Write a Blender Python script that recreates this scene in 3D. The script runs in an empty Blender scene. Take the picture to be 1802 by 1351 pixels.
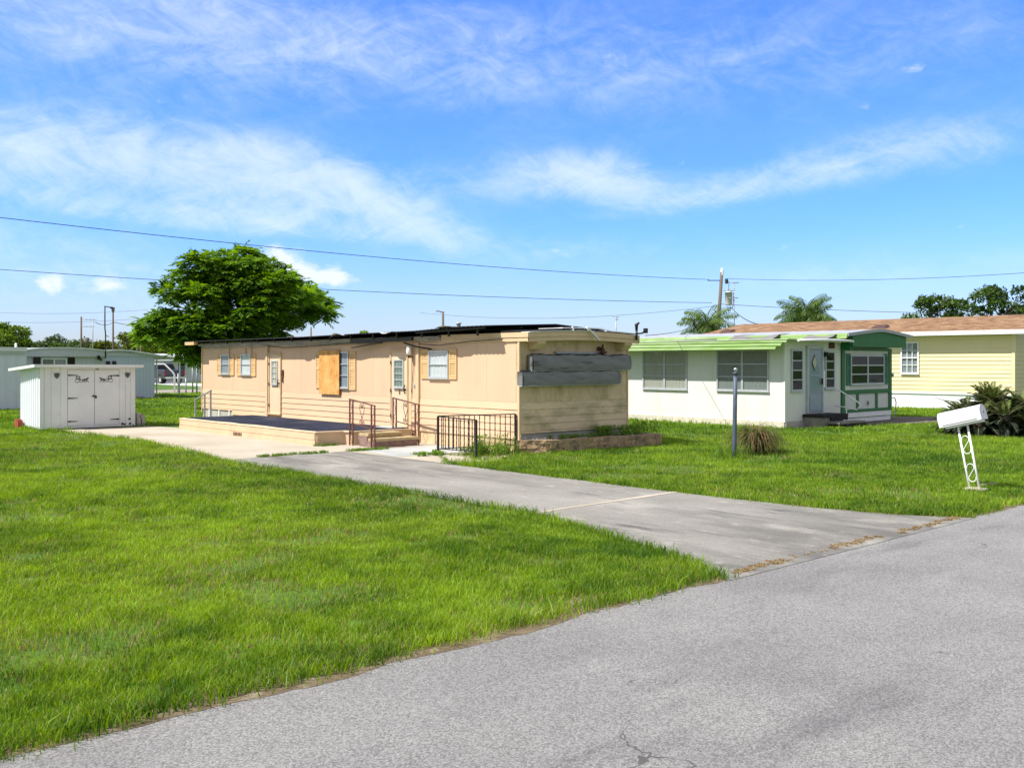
import bpy, math, random
import numpy as np
from mathutils import Vector, Matrix
R = math.radians
SC = bpy.context.scene
COL = SC.collection
random.seed(7)

# ------------------------------------------------------------------ materials
MATS = {}
def nn(t, kind, **kw):
    n = t.nodes.new(kind)
    for k, v in kw.items():
        setattr(n, k, v)
    return n

def M(name, col, rough=.65, var=.12, scale=4., bump=0., bscale=30., metal=0., spec=.4,
      stain=None, grooves=None, stretch=(1, 1, 1), fine=0.):
    """weathered surface: two octaves of tone variation, optional stains, board grooves and bump"""
    m = bpy.data.materials.new(name); m.use_nodes = True
    t = m.node_tree; L = t.links.new
    b = t.nodes['Principled BSDF']
    b.inputs['Roughness'].default_value = rough
    b.inputs['Metallic'].default_value = metal
    b.inputs['Specular IOR Level'].default_value = spec
    tc = nn(t, 'ShaderNodeTexCoord')
    mp = nn(t, 'ShaderNodeMapping'); mp.inputs['Scale'].default_value = stretch
    L(tc.outputs['Object'], mp.inputs['Vector'])
    n1 = nn(t, 'ShaderNodeTexNoise'); n1.inputs['Scale'].default_value = scale
    n1.inputs['Detail'].default_value = 6; n1.inputs['Roughness'].default_value = .62
    L(mp.outputs[0], n1.inputs['Vector'])
    mix = nn(t, 'ShaderNodeMix', data_type='RGBA')
    lo = [max(0, c * (1 - var)) for c in col]; hi = [min(1, c * (1 + var)) for c in col]
    mix.inputs[6].default_value = (*lo, 1); mix.inputs[7].default_value = (*hi, 1)
    rmp = nn(t, 'ShaderNodeMapRange'); rmp.inputs[1].default_value = .3; rmp.inputs[2].default_value = .7
    L(n1.outputs['Fac'], rmp.inputs[0]); L(rmp.outputs[0], mix.inputs[0])
    out = mix.outputs[2]
    if fine:
        nf = nn(t, 'ShaderNodeTexNoise'); nf.inputs['Scale'].default_value = bscale * 2
        nf.inputs['Detail'].default_value = 3
        L(tc.outputs['Object'], nf.inputs['Vector'])
        rf = nn(t, 'ShaderNodeMapRange'); rf.inputs[1].default_value = .3; rf.inputs[2].default_value = .7
        rf.inputs[3].default_value = 1 - fine; rf.inputs[4].default_value = 1 + fine
        L(nf.outputs['Fac'], rf.inputs[0])
        mu = nn(t, 'ShaderNodeVectorMath', operation='SCALE')
        L(out, mu.inputs[0]); L(rf.outputs[0], mu.inputs['Scale']); out = mu.outputs[0]
    for st in (stain or []):
        scol, sscale, lo_, hi_, sstr = st
        ms = nn(t, 'ShaderNodeMapping'); ms.inputs['Scale'].default_value = sstr
        ms.inputs['Location'].default_value = (sscale * 1.7, 3.1, 7.7)
        L(tc.outputs['Object'], ms.inputs['Vector'])
        ns = nn(t, 'ShaderNodeTexNoise'); ns.inputs['Scale'].default_value = sscale
        ns.inputs['Detail'].default_value = 7; ns.inputs['Roughness'].default_value = .65
        L(ms.outputs[0], ns.inputs['Vector'])
        rs = nn(t, 'ShaderNodeMapRange'); rs.inputs[1].default_value = lo_; rs.inputs[2].default_value = hi_
        L(ns.outputs['Fac'], rs.inputs[0])
        mx = nn(t, 'ShaderNodeMix', data_type='RGBA')
        L(rs.outputs[0], mx.inputs[0]); L(out, mx.inputs[6]); mx.inputs[7].default_value = (*scol, 1)
        out = mx.outputs[2]
    hsrc = None
    if grooves:
        ax, period, w, dark = grooves
        sp = nn(t, 'ShaderNodeSeparateXYZ'); L(tc.outputs['Object'], sp.inputs[0])
        d = nn(t, 'ShaderNodeMath', operation='DIVIDE'); d.inputs[1].default_value = period
        L(sp.outputs['XYZ'.index(ax)], d.inputs[0])
        fr = nn(t, 'ShaderNodeMath', operation='FRACT'); L(d.outputs[0], fr.inputs[0])
        gt = nn(t, 'ShaderNodeMath', operation='GREATER_THAN'); gt.inputs[1].default_value = w
        L(fr.outputs[0], gt.inputs[0]); hsrc = gt.outputs[0]
        if dark:
            mg = nn(t, 'ShaderNodeMix', data_type='RGBA')
            L(gt.outputs[0], mg.inputs[0]); mg.inputs[6].default_value = (*[c * dark for c in col], 1)
            L(out, mg.inputs[7]); out = mg.outputs[2]
    L(out, b.inputs['Base Color'])
    if bump:
        nb = nn(t, 'ShaderNodeTexNoise'); nb.inputs['Scale'].default_value = bscale
        nb.inputs['Detail'].default_value = 5
        L(mp.outputs[0], nb.inputs['Vector'])
        bp = nn(t, 'ShaderNodeBump'); bp.inputs['Strength'].default_value = min(1, bump)
        bp.inputs['Distance'].default_value = .02
        if hsrc:
            ad = nn(t, 'ShaderNodeMath', operation='MULTIPLY_ADD'); ad.inputs[1].default_value = .25
            L(nb.outputs['Fac'], ad.inputs[0]); L(hsrc, ad.inputs[2]); L(ad.outputs[0], bp.inputs['Height'])
        else:
            L(nb.outputs['Fac'], bp.inputs['Height'])
        L(bp.outputs[0], b.inputs['Normal'])
    MATS[name] = m
    return m

def glass_mat(name, col, rough=.03, mixf=.5):
    """window glass: see-through with a mirror-like sheen that grows at grazing angles"""
    m = bpy.data.materials.new(name); m.use_nodes = True
    t = m.node_tree; L = t.links.new
    t.nodes.remove(t.nodes['Principled BSDF'])
    o = t.nodes['Material Output']
    g = nn(t, 'ShaderNodeBsdfGlossy'); g.inputs['Roughness'].default_value = rough
    g.inputs['Color'].default_value = (.95, .97, 1, 1)
    tr = nn(t, 'ShaderNodeBsdfTransparent'); tr.inputs['Color'].default_value = (*col, 1)
    nz = nn(t, 'ShaderNodeTexNoise'); nz.inputs['Scale'].default_value = 3.
    bp = nn(t, 'ShaderNodeBump'); bp.inputs['Strength'].default_value = .05; bp.inputs['Distance'].default_value = .03
    L(nz.outputs['Fac'], bp.inputs['Height']); L(bp.outputs[0], g.inputs['Normal'])
    mx = nn(t, 'ShaderNodeMixShader')
    mx.inputs[0].default_value = mixf; L(tr.outputs[0], mx.inputs[1]); L(g.outputs[0], mx.inputs[2])
    L(mx.outputs[0], o.inputs['Surface'])
    MATS[name] = m
    return m

def leaf_mat(name, lo, hi, transl=.35, rough=.5):
    """foliage: colour runs between two greens by the per-leaf 'tint' attribute; light shines through"""
    m = bpy.data.materials.new(name); m.use_nodes = True
    t = m.node_tree; L = t.links.new
    b = t.nodes['Principled BSDF']; o = t.nodes['Material Output']
    b.inputs['Roughness'].default_value = rough; b.inputs['Specular IOR Level'].default_value = .25
    a = nn(t, 'ShaderNodeAttribute'); a.attribute_name = 'tint'
    mx = nn(t, 'ShaderNodeMix', data_type='RGBA')
    mx.inputs[6].default_value = (*lo, 1); mx.inputs[7].default_value = (*hi, 1)
    L(a.outputs['Fac'], mx.inputs[0]); L(mx.outputs[2], b.inputs['Base Color'])
    tl = nn(t, 'ShaderNodeBsdfTranslucent')
    hs = nn(t, 'ShaderNodeHueSaturation'); hs.inputs['Saturation'].default_value = 1.1
    hs.inputs['Value'].default_value = 1.3; hs.inputs['Hue'].default_value = .485
    L(mx.outputs[2], hs.inputs['Color']); L(hs.outputs[0], tl.inputs['Color'])
    ms = nn(t, 'ShaderNodeMixShader'); ms.inputs[0].default_value = transl
    L(b.outputs[0], ms.inputs[1]); L(tl.outputs[0], ms.inputs[2]); L(ms.outputs[0], o.inputs['Surface'])
    MATS[name] = m
    return m

# ------------------------------------------------------------------ mesh builder
class MB:
    def __init__(s): s.v = []; s.f = []; s.sm = []
    def add(s, vs, fs, smooth=False):
        k = len(s.v); s.v += [tuple(p) for p in vs]
        s.f += [tuple(i + k for i in f) for f in fs]; s.sm += [smooth] * len(fs)
        return s
    def box(s, x0, x1, y0, y1, z0, z1):
        vs = [(x, y, z) for z in (z0, z1) for y in (y0, y1) for x in (x0, x1)]
        return s.add(vs, [(0, 2, 3, 1), (4, 5, 7, 6), (0, 1, 5, 4), (2, 6, 7, 3), (0, 4, 6, 2), (1, 3, 7, 5)])
    def hexa(s, p):      # 4 bottom points then 4 top points, same winding
        return s.add(p, [(3, 2, 1, 0), (4, 5, 6, 7), (0, 1, 5, 4), (1, 2, 6, 5), (2, 3, 7, 6), (3, 0, 4, 7)])
    def beam(s, a, b, w, h):
        a = Vector(a); b = Vector(b); d = (b - a).normalized()
        u = d.cross(Vector((0, 0, 1)))
        u = Vector((1, 0, 0)) if u.length < 1e-4 else u.normalized()
        n = u.cross(d); u = u * w / 2; n = n * h / 2
        return s.hexa([a - u - n, a + u - n, a + u + n, a - u + n, b - u - n, b + u - n, b + u + n, b - u + n])
    def tube(s, pts, r, n=8, caps=True, smooth=True):
        pts = [Vector(p) for p in pts]; m = len(pts)
        rr = r if isinstance(r, (list, tuple)) else [r] * m
        vs = []; up = None
        for i, p in enumerate(pts):
            d = (pts[min(i + 1, m - 1)] - pts[max(i - 1, 0)])
            d = d.normalized() if d.length > 1e-9 else Vector((0, 0, 1))
            if up is None:
                up = d.orthogonal().normalized()
            else:
                up = up - d * up.dot(d)
                up = up.normalized() if up.length > 1e-6 else d.orthogonal().normalized()
            w = d.cross(up)
            for k in range(n):
                a = 2 * math.pi * k / n
                vs.append(p + (up * math.cos(a) + w * math.sin(a)) * rr[i])
        fs = [(i * n + k, i * n + (k + 1) % n, (i + 1) * n + (k + 1) % n, (i + 1) * n + k) for i in range(m - 1) for k in range(n)]
        s.add(vs, fs, smooth)
        if caps:
            k0 = len(s.v) - len(vs)
            s.f.append(tuple(k0 + k for k in range(n))[::-1]); s.sm.append(False)
            s.f.append(tuple(k0 + (m - 1) * n + k for k in range(n))); s.sm.append(False)
        return s
    def lathe(s, prof, c=(0, 0, 0), n=20, smooth=True):
        vs = [(c[0] + r * math.cos(2 * math.pi * k / n), c[1] + r * math.sin(2 * math.pi * k / n), c[2] + z) for r, z in prof for k in range(n)]
        fs = [(i * n + k, i * n + (k + 1) % n, (i + 1) * n + (k + 1) % n, (i + 1) * n + k) for i in range(len(prof) - 1) for k in range(n)]
        return s.add(vs, fs, smooth)
    def prism(s, poly, axis, a0, a1):
        """polygon extruded along an axis; poly pairs are the two other coordinates in xyz order"""
        def P(p, a):
            return {'x': (a, p[0], p[1]), 'y': (p[0], a, p[1]), 'z': (p[0], p[1], a)}[axis]
        n = len(poly); vs = [P(p, a0) for p in poly] + [P(p, a1) for p in poly]
        fs = [tuple(range(n))[::-1], tuple(range(n, 2 * n))] + [(i, (i + 1) % n, n + (i + 1) % n, n + i) for i in range(n)]
        return s.add(vs, fs)
    def pbox(s, pl, c, sg, a0, a1, d0, d1, z0, z1):
        """box standing off a wall: wall plane x=c or y=c, outward sign sg, along a0..a1, from d0 to d1 outward"""
        e0, e1 = sorted((c + sg * d0, c + sg * d1))
        return s.box(e0, e1, a0, a1, z0, z1) if pl == 'x' else s.box(a0, a1, e0, e1, z0, z1)
    def build(s, name, mat, parent=None, fix=True):
        off = Vector(parent_origin(parent)) if parent is not None else Vector((0, 0, 0))
        me = bpy.data.meshes.new(name)
        me.from_pydata([tuple(Vector(p) - off) for p in s.v], [], s.f)
        me.polygons.foreach_set('use_smooth', s.sm)
        me.materials.append(MATS[mat] if isinstance(mat, str) else mat)
        if fix:
            import bmesh
            bm = bmesh.new(); bm.from_mesh(me); bmesh.ops.recalc_face_normals(bm, faces=bm.faces); bm.to_mesh(me); bm.free()
        me.update()
        o = bpy.data.objects.new(name, me); COL.objects.link(o)
        if parent is not None: o.parent = parent
        return o

def build_each(b, name, mat, parent=None):
    """every separate piece of a builder becomes a part of its own"""
    n = len(b.v); up = list(range(n))
    def find(i):
        while up[i] != i: up[i] = up[up[i]]; i = up[i]
        return i
    for f in b.f:
        for k in f[1:]: up[find(k)] = find(f[0])
    groups = {}
    for f, s in zip(b.f, b.sm): groups.setdefault(find(f[0]), []).append((f, s))
    out = []
    for fs in groups.values():
        q = MB(); ids = {}
        for f, s in fs:
            for k in f:
                if k not in ids: ids[k] = len(q.v); q.v.append(b.v[k])
            q.f.append(tuple(ids[k] for k in f)); q.sm.append(s)
        out.append(q.build(name, mat, parent))
    return out

def parent_origin(p):
    o = Vector((0, 0, 0))
    while p is not None:
        if p.get('local'): return (0, 0, 0)
        o += p.location; p = p.parent
    return o

def tag(o, label=None, cat=None, group=None, kind=None):
    if label: o['label'] = label
    if cat: o['category'] = cat
    if group: o['group'] = group
    if kind: o['kind'] = kind
    return o
def empty(name, loc, label, cat, group=None):
    o = bpy.data.objects.new(name, None); o.empty_display_size = .3; COL.objects.link(o); o.location = loc
    return tag(o, label, cat, group)
def raw_mesh(name, verts, tris, mat, tint=None, parent=None, per=3):
    """numpy arrays to one mesh; tint: per-face value"""
    off = np.array(parent_origin(parent)) if parent is not None else np.zeros(3)
    me = bpy.data.meshes.new(name)
    nv, nf = len(verts), len(tris)
    me.vertices.add(nv); me.loops.add(nf * per); me.polygons.add(nf)
    me.vertices.foreach_set('co', (verts - off).astype(np.float32).ravel())
    me.loops.foreach_set('vertex_index', tris.astype(np.int32).ravel())
    me.polygons.foreach_set('loop_start', np.arange(0, nf * per, per, dtype=np.int32))
    me.update(calc_edges=True)
    if tint is not None:
        a = me.attributes.new('tint', 'FLOAT', 'FACE'); a.data.foreach_set('value', tint.astype(np.float32))
    me.materials.append(MATS[mat])
    o = bpy.data.objects.new(name, me); COL.objects.link(o)
    if parent is not None: o.parent = parent
    return o

# ------------------------------------------------------------------ palette
M('beige_panel', (.67, .465, .31), .6, .06, 1.2, .3, 25, grooves=('Y', .102, .1, .94), stretch=(1, 1, .35),
  stain=[((.50, .40, .29), 1.3, .58, .80, (1, 1, .4)), ((.58, .46, .33), 4, .6, .75, (1, 1, .25))])
M('beige_panel_end', (.70, .52, .335), .6, .07, 1.2, .3, 25, grooves=('X', .204, .06, .86), stretch=(1, 1, .35),
  stain=[((.30, .26, .10), 1.6, .48, .72, (1, 1, .8)), ((.42, .33, .20), 3., .5, .75, (1, 1, .3))])
M('beige_lap', (.665, .463, .305), .6, .06, 1.5, .15, 30, stretch=(1, .3, 1), stain=[((.52, .40, .27), 1.6, .6, .82, (1, 1, 1))])
M('beige_lap_end', (.70, .53, .35), .6, .07, 1.5, .15, 30, stretch=(.5, 1, 1),
  stain=[((.28, .25, .11), 2.0, .47, .72, (.6, 1, 1.4)), ((.40, .32, .22), 5, .55, .75, (.5, 1, 1))])
M('beige_trim', (.64, .47, .29), .55, .08, 3, .1, 30, stain=[((.45, .36, .25), 4, .62, .8, (1, 1, 1))])
M('shutter_tan', (.64, .42, .20), .55, .08, 4, .05, 30)
M('door_beige', (.68, .53, .37), .5, .05, 2, .05, 20, stain=[((.55, .45, .33), 3, .6, .85, (1, 1, .4))])
M('plywood', (.62, .31, .085), .7, .16, 2.6, .1, 20, stretch=(1, 2.2, .6),
  stain=[((.36, .15, .035), 4., .52, .66, (1, 1.6, .9)), ((.72, .47, .19), 2.6, .5, .72, (1, 1, 1)), ((.30, .13, .04), 9, .6, .68, (1, 2, 1))])
M('aluminium', (.62, .64, .66), .35, .1, 5, .05, 20, metal=.55)
M('aluminium_grey', (.46, .49, .52), .45, .1, 5, .05, 20, metal=.2)
M('white_paint', (.80, .81, .80), .5, .05, 3, .05, 25, stain=[((.55, .54, .5), 3, .66, .9, (1, 1, .3))])
M('white_clean', (.83, .84, .84), .45, .03, 3)
M('roof_white', (.74, .76, .77), .5, .06, 2, .05, 20)
M('rust_sheet', (.022, .022, .026), .55, .4, 5, .1, 30, stain=[((.09, .06, .045), 6, .6, .8, (1, 1, 1))])
M('roof_metal', (.50, .51, .52), .45, .15, 3, .05, 20, metal=.3, stain=[((.2, .19, .18), 3, .55, .8, (1, 1, 1))])
M('weathered_wood', (.36, .33, .29), .85, .4, 8, .4, 40, stretch=(1, .25, 2), stain=[((.46, .38, .27), 4, .55, .7, (1, .3, 2)), ((.03, .03, .03), 7, .6, .75, (1, .4, 1))])
M('raw_wood', (.60, .40, .2), .7, .2, 6, .2, 30)
M('awning_vinyl', (.165, .168, .165), .42, .25, 3, .25, 14, stretch=(.5, 1, 2),
  stain=[((.035, .04, .045), 2.4, .57, .68, (.35, 1, 2.2)), ((.22, .25, .25), 4, .6, .8, (.4, 1, 2))])
M('awning_flap', (.20, .24, .245), .5, .2, 4, .1, 30)
M('black_paint', (.018, .016, .016), .4, .3, 10, .05, 40, stain=[((.05, .03, .02), 8, .6, .8, (1, 1, 1))])
M('black_plastic', (.012, .012, .013), .45, .2, 6)
M('rust_iron', (.13, .05, .042), .6, .3, 14, .15, 60, stain=[((.22, .10, .07), 12, .55, .75, (1, 1, 1))])
M('carpet', (.023, .028, .050), .95, .35, 1.2, .4, 90, spec=.1, fine=.3, stain=[((.075, .075, .09), 1.1, .55, .75, (1, .5, 1))])
M('deck_board', (.60, .44, .285), .65, .1, 2, .1, 30, stain=[((.30, .20, .11), 3.2, .63, .78, (1, 1, 1.6))])
M('deck_cap', (.70, .55, .38), .65, .15, 3, .1, 30, stain=[((.2, .16, .12), 5, .64, .75, (1, 1, 1))])
M('concrete_step', (.42, .33, .19), .85, .18, 9, .5, 50, fine=.2)
M('split_block', (.23, .15, .13), .9, .3, 8, .9, 22)
M('planter_stone', (.40, .27, .16), .9, .3, 6, .9, 30, stain=[((.17, .13, .10), 5, .5, .65, (1, 1, 1))])
M('planter_soil', (.10, .075, .05), .95, .3, 8, .6, 30)
M('block_dark', (.22, .205, .185), .9, .2, 5, .4, 40, fine=.2)
M('block_grey', (.42, .40, .36), .9, .15, 4, .4, 40, fine=.15)
M('block_light', (.60, .56, .46), .9, .12, 4, .4, 40, fine=.12)
M('shed_side', (.78, .82, .87), .45, .04, 2)
M('shed_front', (.72, .745, .76), .5, .05, 2, .05, 20, stain=[((.5, .48, .43), 2.2, .63, .9, (1, 1, .4))])
M('iron_black', (.016, .016, .016), .6, .2, 8)
M('pewter', (.10, .10, .105), .4, .3, 12, metal=.5)
M('red_block', (.34, .07, .035), .75, .25, 6, .3, 30)
M('bluegrey_siding', (.60, .63, .71), .5, .06, 2, .3, 20, grooves=('X', .2, .1, .8))
M('bluegrey_siding_b', (.53, .585, .685), .5, .06, 2, .3, 20, grooves=('X', .2, .1, .8))
M('bluegrey_fascia', (.60, .62, .69), .45, .06, 2, .03, 20)
M('bluegrey_sheet', (.68, .71, .79), .45, .05, 2, .03, 20)
M('rubble', (.28, .25, .2), .95, .5, 6, .9, 12, stain=[((.07, .09, .03), 4, .5, .6, (1, 1, 1))])
M('white_panel', (.74, .74, .69), .55, .05, 1.5, .3, 25, grooves=('Y', .1, .14, .93), stain=[((.56, .54, .46), 2.2, .55, .85, (1, 1.6, .22)), ((.50, .48, .40), 6, .62, .8, (1, 1, .5))])
M('white_panel_end', (.72, .72, .67), .6, .05, 2, .3, 25, grooves=('X', .1, .14, .9), stretch=(1, 1, .3),
  stain=[((.40, .36, .28), 3.5, .63, .85, (1.6, 1, .25))])
M('lime_slat', (.20, .34, .09), .5, .15, 1.5, .03, 20, stretch=(1, .5, 1), stain=[((.36, .46, .25), 1.3, .45, .7, (1, .4, 1))])
M('lime_pale', (.45, .56, .36), .5, .1, 1.5, .03, 20)
M('green_paint', (.015, .145, .042), .5, .15, 3, .06, 30, stain=[((.05, .2, .09), 4, .6, .8, (1, 1, 1))])
M('green_shutter', (.03, .15, .08), .5, .15, 4)
M('grey_tarp', (.20, .195, .19), .6, .18, 4, .2, 15)
M('storm_door', (.30, .36, .43), .4, .06, 3, .02, 20, metal=.1)
M('bay_panel', (.66, .66, .63), .6, .07, 3, .3, 25, grooves=('X', .085, .16, .8), stain=[((.42, .39, .33), 4, .63, .85, (1.5, 1, .3))])
M('mat_black', (.02, .02, .022), .9, .5, 20, .8, 60, fine=.5)
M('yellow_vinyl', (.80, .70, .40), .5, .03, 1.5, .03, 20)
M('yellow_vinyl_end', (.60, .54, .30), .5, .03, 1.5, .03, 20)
M('skirt_white', (.80, .83, .86), .5, .03, 2, .2, 20, grooves=('Y', .3, .05, .85))
M('vent_brown', (.07, .035, .03), .6, .2, 6)
M('brown_dark', (.09, .03, .02), .6, .2, 6)
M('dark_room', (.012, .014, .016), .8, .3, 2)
M('curtain_grey', (.30, .33, .36), .9, .12, 3, .2, 12, stretch=(6, 6, .4))
M('curtain_cream', (.52, .49, .40), .9, .12, 3, .5, 10, stretch=(8, 8, .3))
M('blind_sage', (.27, .29, .26), .9, .05, 3, .15, 20)
M('blind_white', (.66, .68, .68), .9, .05, 3, .2, 20)
M('cloth_green', (.20, .26, .23), .9, .2, 3, .2, 12)
M('post_blue', (.075, .10, .15), .5, .22, 5, .1, 40, stain=[((.04, .05, .07), 6, .58, .7, (1, 1, .4)), ((.3, .3, .3), 20, .68, .76, (1, 1, 1))])
M('chrome', (.7, .7, .68), .18, .05, 5, metal=1.)
M('mail_white', (.80, .80, .81), .35, .03, 3, stain=[((.55, .53, .5), 5, .68, .85, (1, 1, 1))])
M('mail_door', (.62, .64, .67), .4, .05, 3)
M('pole_wood', (.15, .12, .095), .9, .25, 2, .4, 20, stretch=(6, 6, .3))
M('galv', (.36, .38, .40), .5, .15, 5, metal=.4)
M('transformer', (.60, .62, .63), .4, .06, 3)
M('cable', (.03, .035, .045), .6, .2, 3)
M('cable_pale', (.20, .26, .33), .6, .2, 3)
M('ceramic', (.3, .3, .3), .3, .1, 3)
M('bark', (.10, .075, .055), .9, .35, 5, .8, 14, stretch=(2, 2, .5))
M('palm_trunk', (.21, .17, .13), .9, .3, 4, .6, 14, stretch=(1, 1, 5))
M('truck_paint', (.055, .065, .08), .28, .1, 3, metal=.4)
M('truck_dark', (.01, .01, .012), .3, .1, 3)
M('tyre', (.012, .012, .012), .85, .2, 8)
M('tail_red', (.22, .008, .012), .3, .1, 3)
M('brass', (.25, .14, .05), .4, .2, 8, metal=.6)
M('lamp_white', (.82, .80, .74), .4, .05, 4)
M('stone_flat', (.42, .38, .3), .9, .2, 6, .5, 30)
M('bird_dark', (.02, .018, .018), .8, .2, 6)
glass_mat('glass', (.86, .89, .91), .04, .09)
glass_mat('glass_blue', (.80, .85, .88), .05, .10)
glass_mat('glass_dark', (.55, .60, .62), .03, .06)
leaf_mat('leaf_big', (.030, .095, .010), (.25, .45, .028), .45)
leaf_mat('leaf_olive', (.05, .08, .012), (.22, .27, .035), .35)
leaf_mat('leaf_far', (.04, .065, .028), (.11, .17, .05), .3)
leaf_mat('leaf_round', (.040, .085, .012), (.20, .33, .03), .35)
leaf_mat('leaf_oak', (.022, .055, .012), (.11, .19, .035), .35)
leaf_mat('palm_leaf', (.03, .075, .018), (.20, .30, .06), .4)
leaf_mat('sago_leaf', (.008, .020, .008), (.15, .20, .04), .22)
leaf_mat('dead_leaf', (.06, .038, .018), (.30, .22, .11), .3, .8)
leaf_mat('weed_leaf', (.04, .11, .012), (.22, .36, .05), .4)
leaf_mat('flower_white', (.6, .6, .55), (.8, .8, .75), .3)
leaf_mat('grass_blade', (.042, .125, .007), (.30, .455, .036), .44)
leaf_mat('straw', (.20, .13, .055), (.42, .32, .16), .3, .8)
# ------------------------------------------------------------------ camera, sun, sky
# World axes follow the street grid: +x runs along the street, +y away from it into the lots.
YAW = math.atan2(.6704, .742)
cam = bpy.data.cameras.new('camera'); camo = bpy.data.objects.new('camera', cam); COL.objects.link(camo)
camo.location = (0, 0, 2.0); camo.rotation_euler = (R(90), 0, -YAW)
cam.sensor_width = 36; cam.lens = 36 * 1706 / 1802; cam.shift_y = -37.5 / 1802
cam.clip_start = .1; cam.clip_end = 6000
SC.camera = camo
SUN_AZ = math.atan2(-.93, .34); SUN_EL = R(53)
to_sun = Vector((math.sin(SUN_AZ) * math.cos(SUN_EL), math.cos(SUN_AZ) * math.cos(SUN_EL), math.sin(SUN_EL)))
sl = bpy.data.lights.new('sun', 'SUN'); sl.energy = 5.0; sl.angle = R(.55); sl.color = (1, .945, .86)
so = bpy.data.objects.new('sun', sl); COL.objects.link(so); so.location = (-20, 10, 40)
so.rotation_euler = (-to_sun).to_track_quat('-Z', 'Y').to_euler()
vs = SC.view_settings
vs.view_transform = 'Standard'; vs.look = 'None'; vs.exposure = .5; vs.gamma = 1; vs.use_curve_mapping = False

def build_world():
    w = bpy.data.worlds.new('World'); SC.world = w; w.use_nodes = True
    t = w.node_tree; L = t.links.new
    bg = t.nodes['Background']; bg.inputs['Strength'].default_value = .11
    sky = nn(t, 'ShaderNodeTexSky', sky_type='NISHITA'); sky.sun_disc = False
    sky.sun_elevation = SUN_EL; sky.sun_rotation = SUN_AZ % (2 * math.pi)
    sky.air_density = 1.0; sky.dust_density = .6; sky.ozone_density = 2.5
    tc = nn(t, 'ShaderNodeTexCoord')
    mp = nn(t, 'ShaderNodeMapping'); mp.inputs['Rotation'].default_value = (0, 0, YAW)
    L(tc.outputs['Generated'], mp.inputs['Vector'])
    sp = nn(t, 'ShaderNodeSeparateXYZ'); L(mp.outputs[0], sp.inputs[0])
    def mth(op, a, b=None, c=None, clamp=False):
        n = nn(t, 'ShaderNodeMath', operation=op, use_clamp=clamp)
        for i, x in enumerate((a, b, c)):
            if x is None: continue
            if isinstance(x, (int, float)): n.inputs[i].default_value = x
            else: L(x, n.inputs[i])
        return n.outputs[0]
    az = mth('ARCTAN2', sp.outputs[0], sp.outputs[1]); el = mth('ARCSINE', sp.outputs[2])
    def noise(su, sv, rot, scale, detail, rough, seed, dist=0., warp=None):
        cb = nn(t, 'ShaderNodeCombineXYZ')
        c, s = math.cos(rot), math.sin(rot)
        a2 = mth('ADD', mth('MULTIPLY', az, c), mth('MULTIPLY', el, s))
        e2 = mth('SUBTRACT', mth('MULTIPLY', el, c), mth('MULTIPLY', az, s))
        L(mth('MULTIPLY', a2, su), cb.inputs[0]); L(mth('MULTIPLY', e2, sv), cb.inputs[1]); cb.inputs[2].default_value = seed
        n = nn(t, 'ShaderNodeTexNoise'); n.inputs['Scale'].default_value = scale
        n.inputs['Detail'].default_value = detail; n.inputs['Roughness'].default_value = rough
        n.inputs['Distortion'].default_value = dist
        L(cb.outputs[0], n.inputs['Vector'])
        return n.outputs['Fac']
    def ramp(x, a, b, lo=0., hi=1.):
        n = nn(t, 'ShaderNodeMapRange', interpolation_type='SMOOTHSTEP')
        L(x, n.inputs[0]); n.inputs[1].default_value = a; n.inputs[2].default_value = b
        n.inputs[3].default_value = lo; n.inputs[4].default_value = hi
        return n.outputs[0]
    def blob(u, v, su, sv, k=1., rot=0.):
        c, s = math.cos(rot), math.sin(rot)
        du = mth('SUBTRACT', az, u); dv = mth('SUBTRACT', el, v)
        a2 = mth('ADD', mth('MULTIPLY', du, c), mth('MULTIPLY', dv, s))
        e2 = mth('SUBTRACT', mth('MULTIPLY', dv, c), mth('MULTIPLY', du, s))
        q = mth('ADD', mth('POWER', mth('DIVIDE', a2, su), 2), mth('POWER', mth('DIVIDE', e2, sv), 2))
        return mth('MULTIPLY', mth('EXPONENT', mth('MULTIPLY', q, -1)), k)
    def total(xs):
        o = xs[0]
        for x in xs[1:]: o = mth('ADD', o, x)
        return o
    # high cirrus: where it lies, and its torn, streaky texture
    where = total([blob(-.46, .195, .15, .030, .95), blob(-.26, .185, .16, .034, 1.05, -.12), blob(-.13, .160, .09, .020, .9, -.45),
                   blob(-.30, .142, .22, .014, .8, -.06), blob(-.50, .115, .12, .02, .35), blob(-.43, .075, .16, .035, .55),
                   blob(.045, .190, .085, .022, .9), blob(.10, .184, .05, .022, .7, -.3), blob(.29, .191, .16, .018, .66, .16),
                   blob(.40, .195, .10, .02, .5, .1), blob(.22, .168, .10, .012, .4, .1), blob(.06, .115, .12, .015, .35, .05),
                   blob(.40, .085, .25, .022, .35), blob(.0, .30, .7, .06, .45), blob(-.4, .33, .3, .05, .4)])
    wx = mth('MULTIPLY', mth('SUBTRACT', noise(1, 1.5, 0, 6, 4, .5, 8.8), .5), .10)
    tex = mth('ADD', mth('MULTIPLY', noise(1, 2.6, .22, 8.5, 10, .66, 1.3, .8), .55),
              mth('MULTIPLY', noise(1, 2.0, -.35, 21, 9, .70, 5.1, .7), .45))
    cir = mth('MULTIPLY', ramp(mth('ADD', tex, mth('ADD', mth('MULTIPLY', where, .24), wx)), .42, .95), .66)
    cir = mth('MULTIPLY', cir, ramp(where, .0, .6, .10, 1.))
    # a few low cumulus
    cw = total([blob(-.222, .098, .030, .018, 1.), blob(-.205, .088, .05, .010, .8), blob(-.245, .108, .018, .012, .8),
                blob(-.445, .073, .014, .010, .9), blob(-.392, .078, .022, .010, .8), blob(-.18, .083, .025, .010, .7)])
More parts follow.
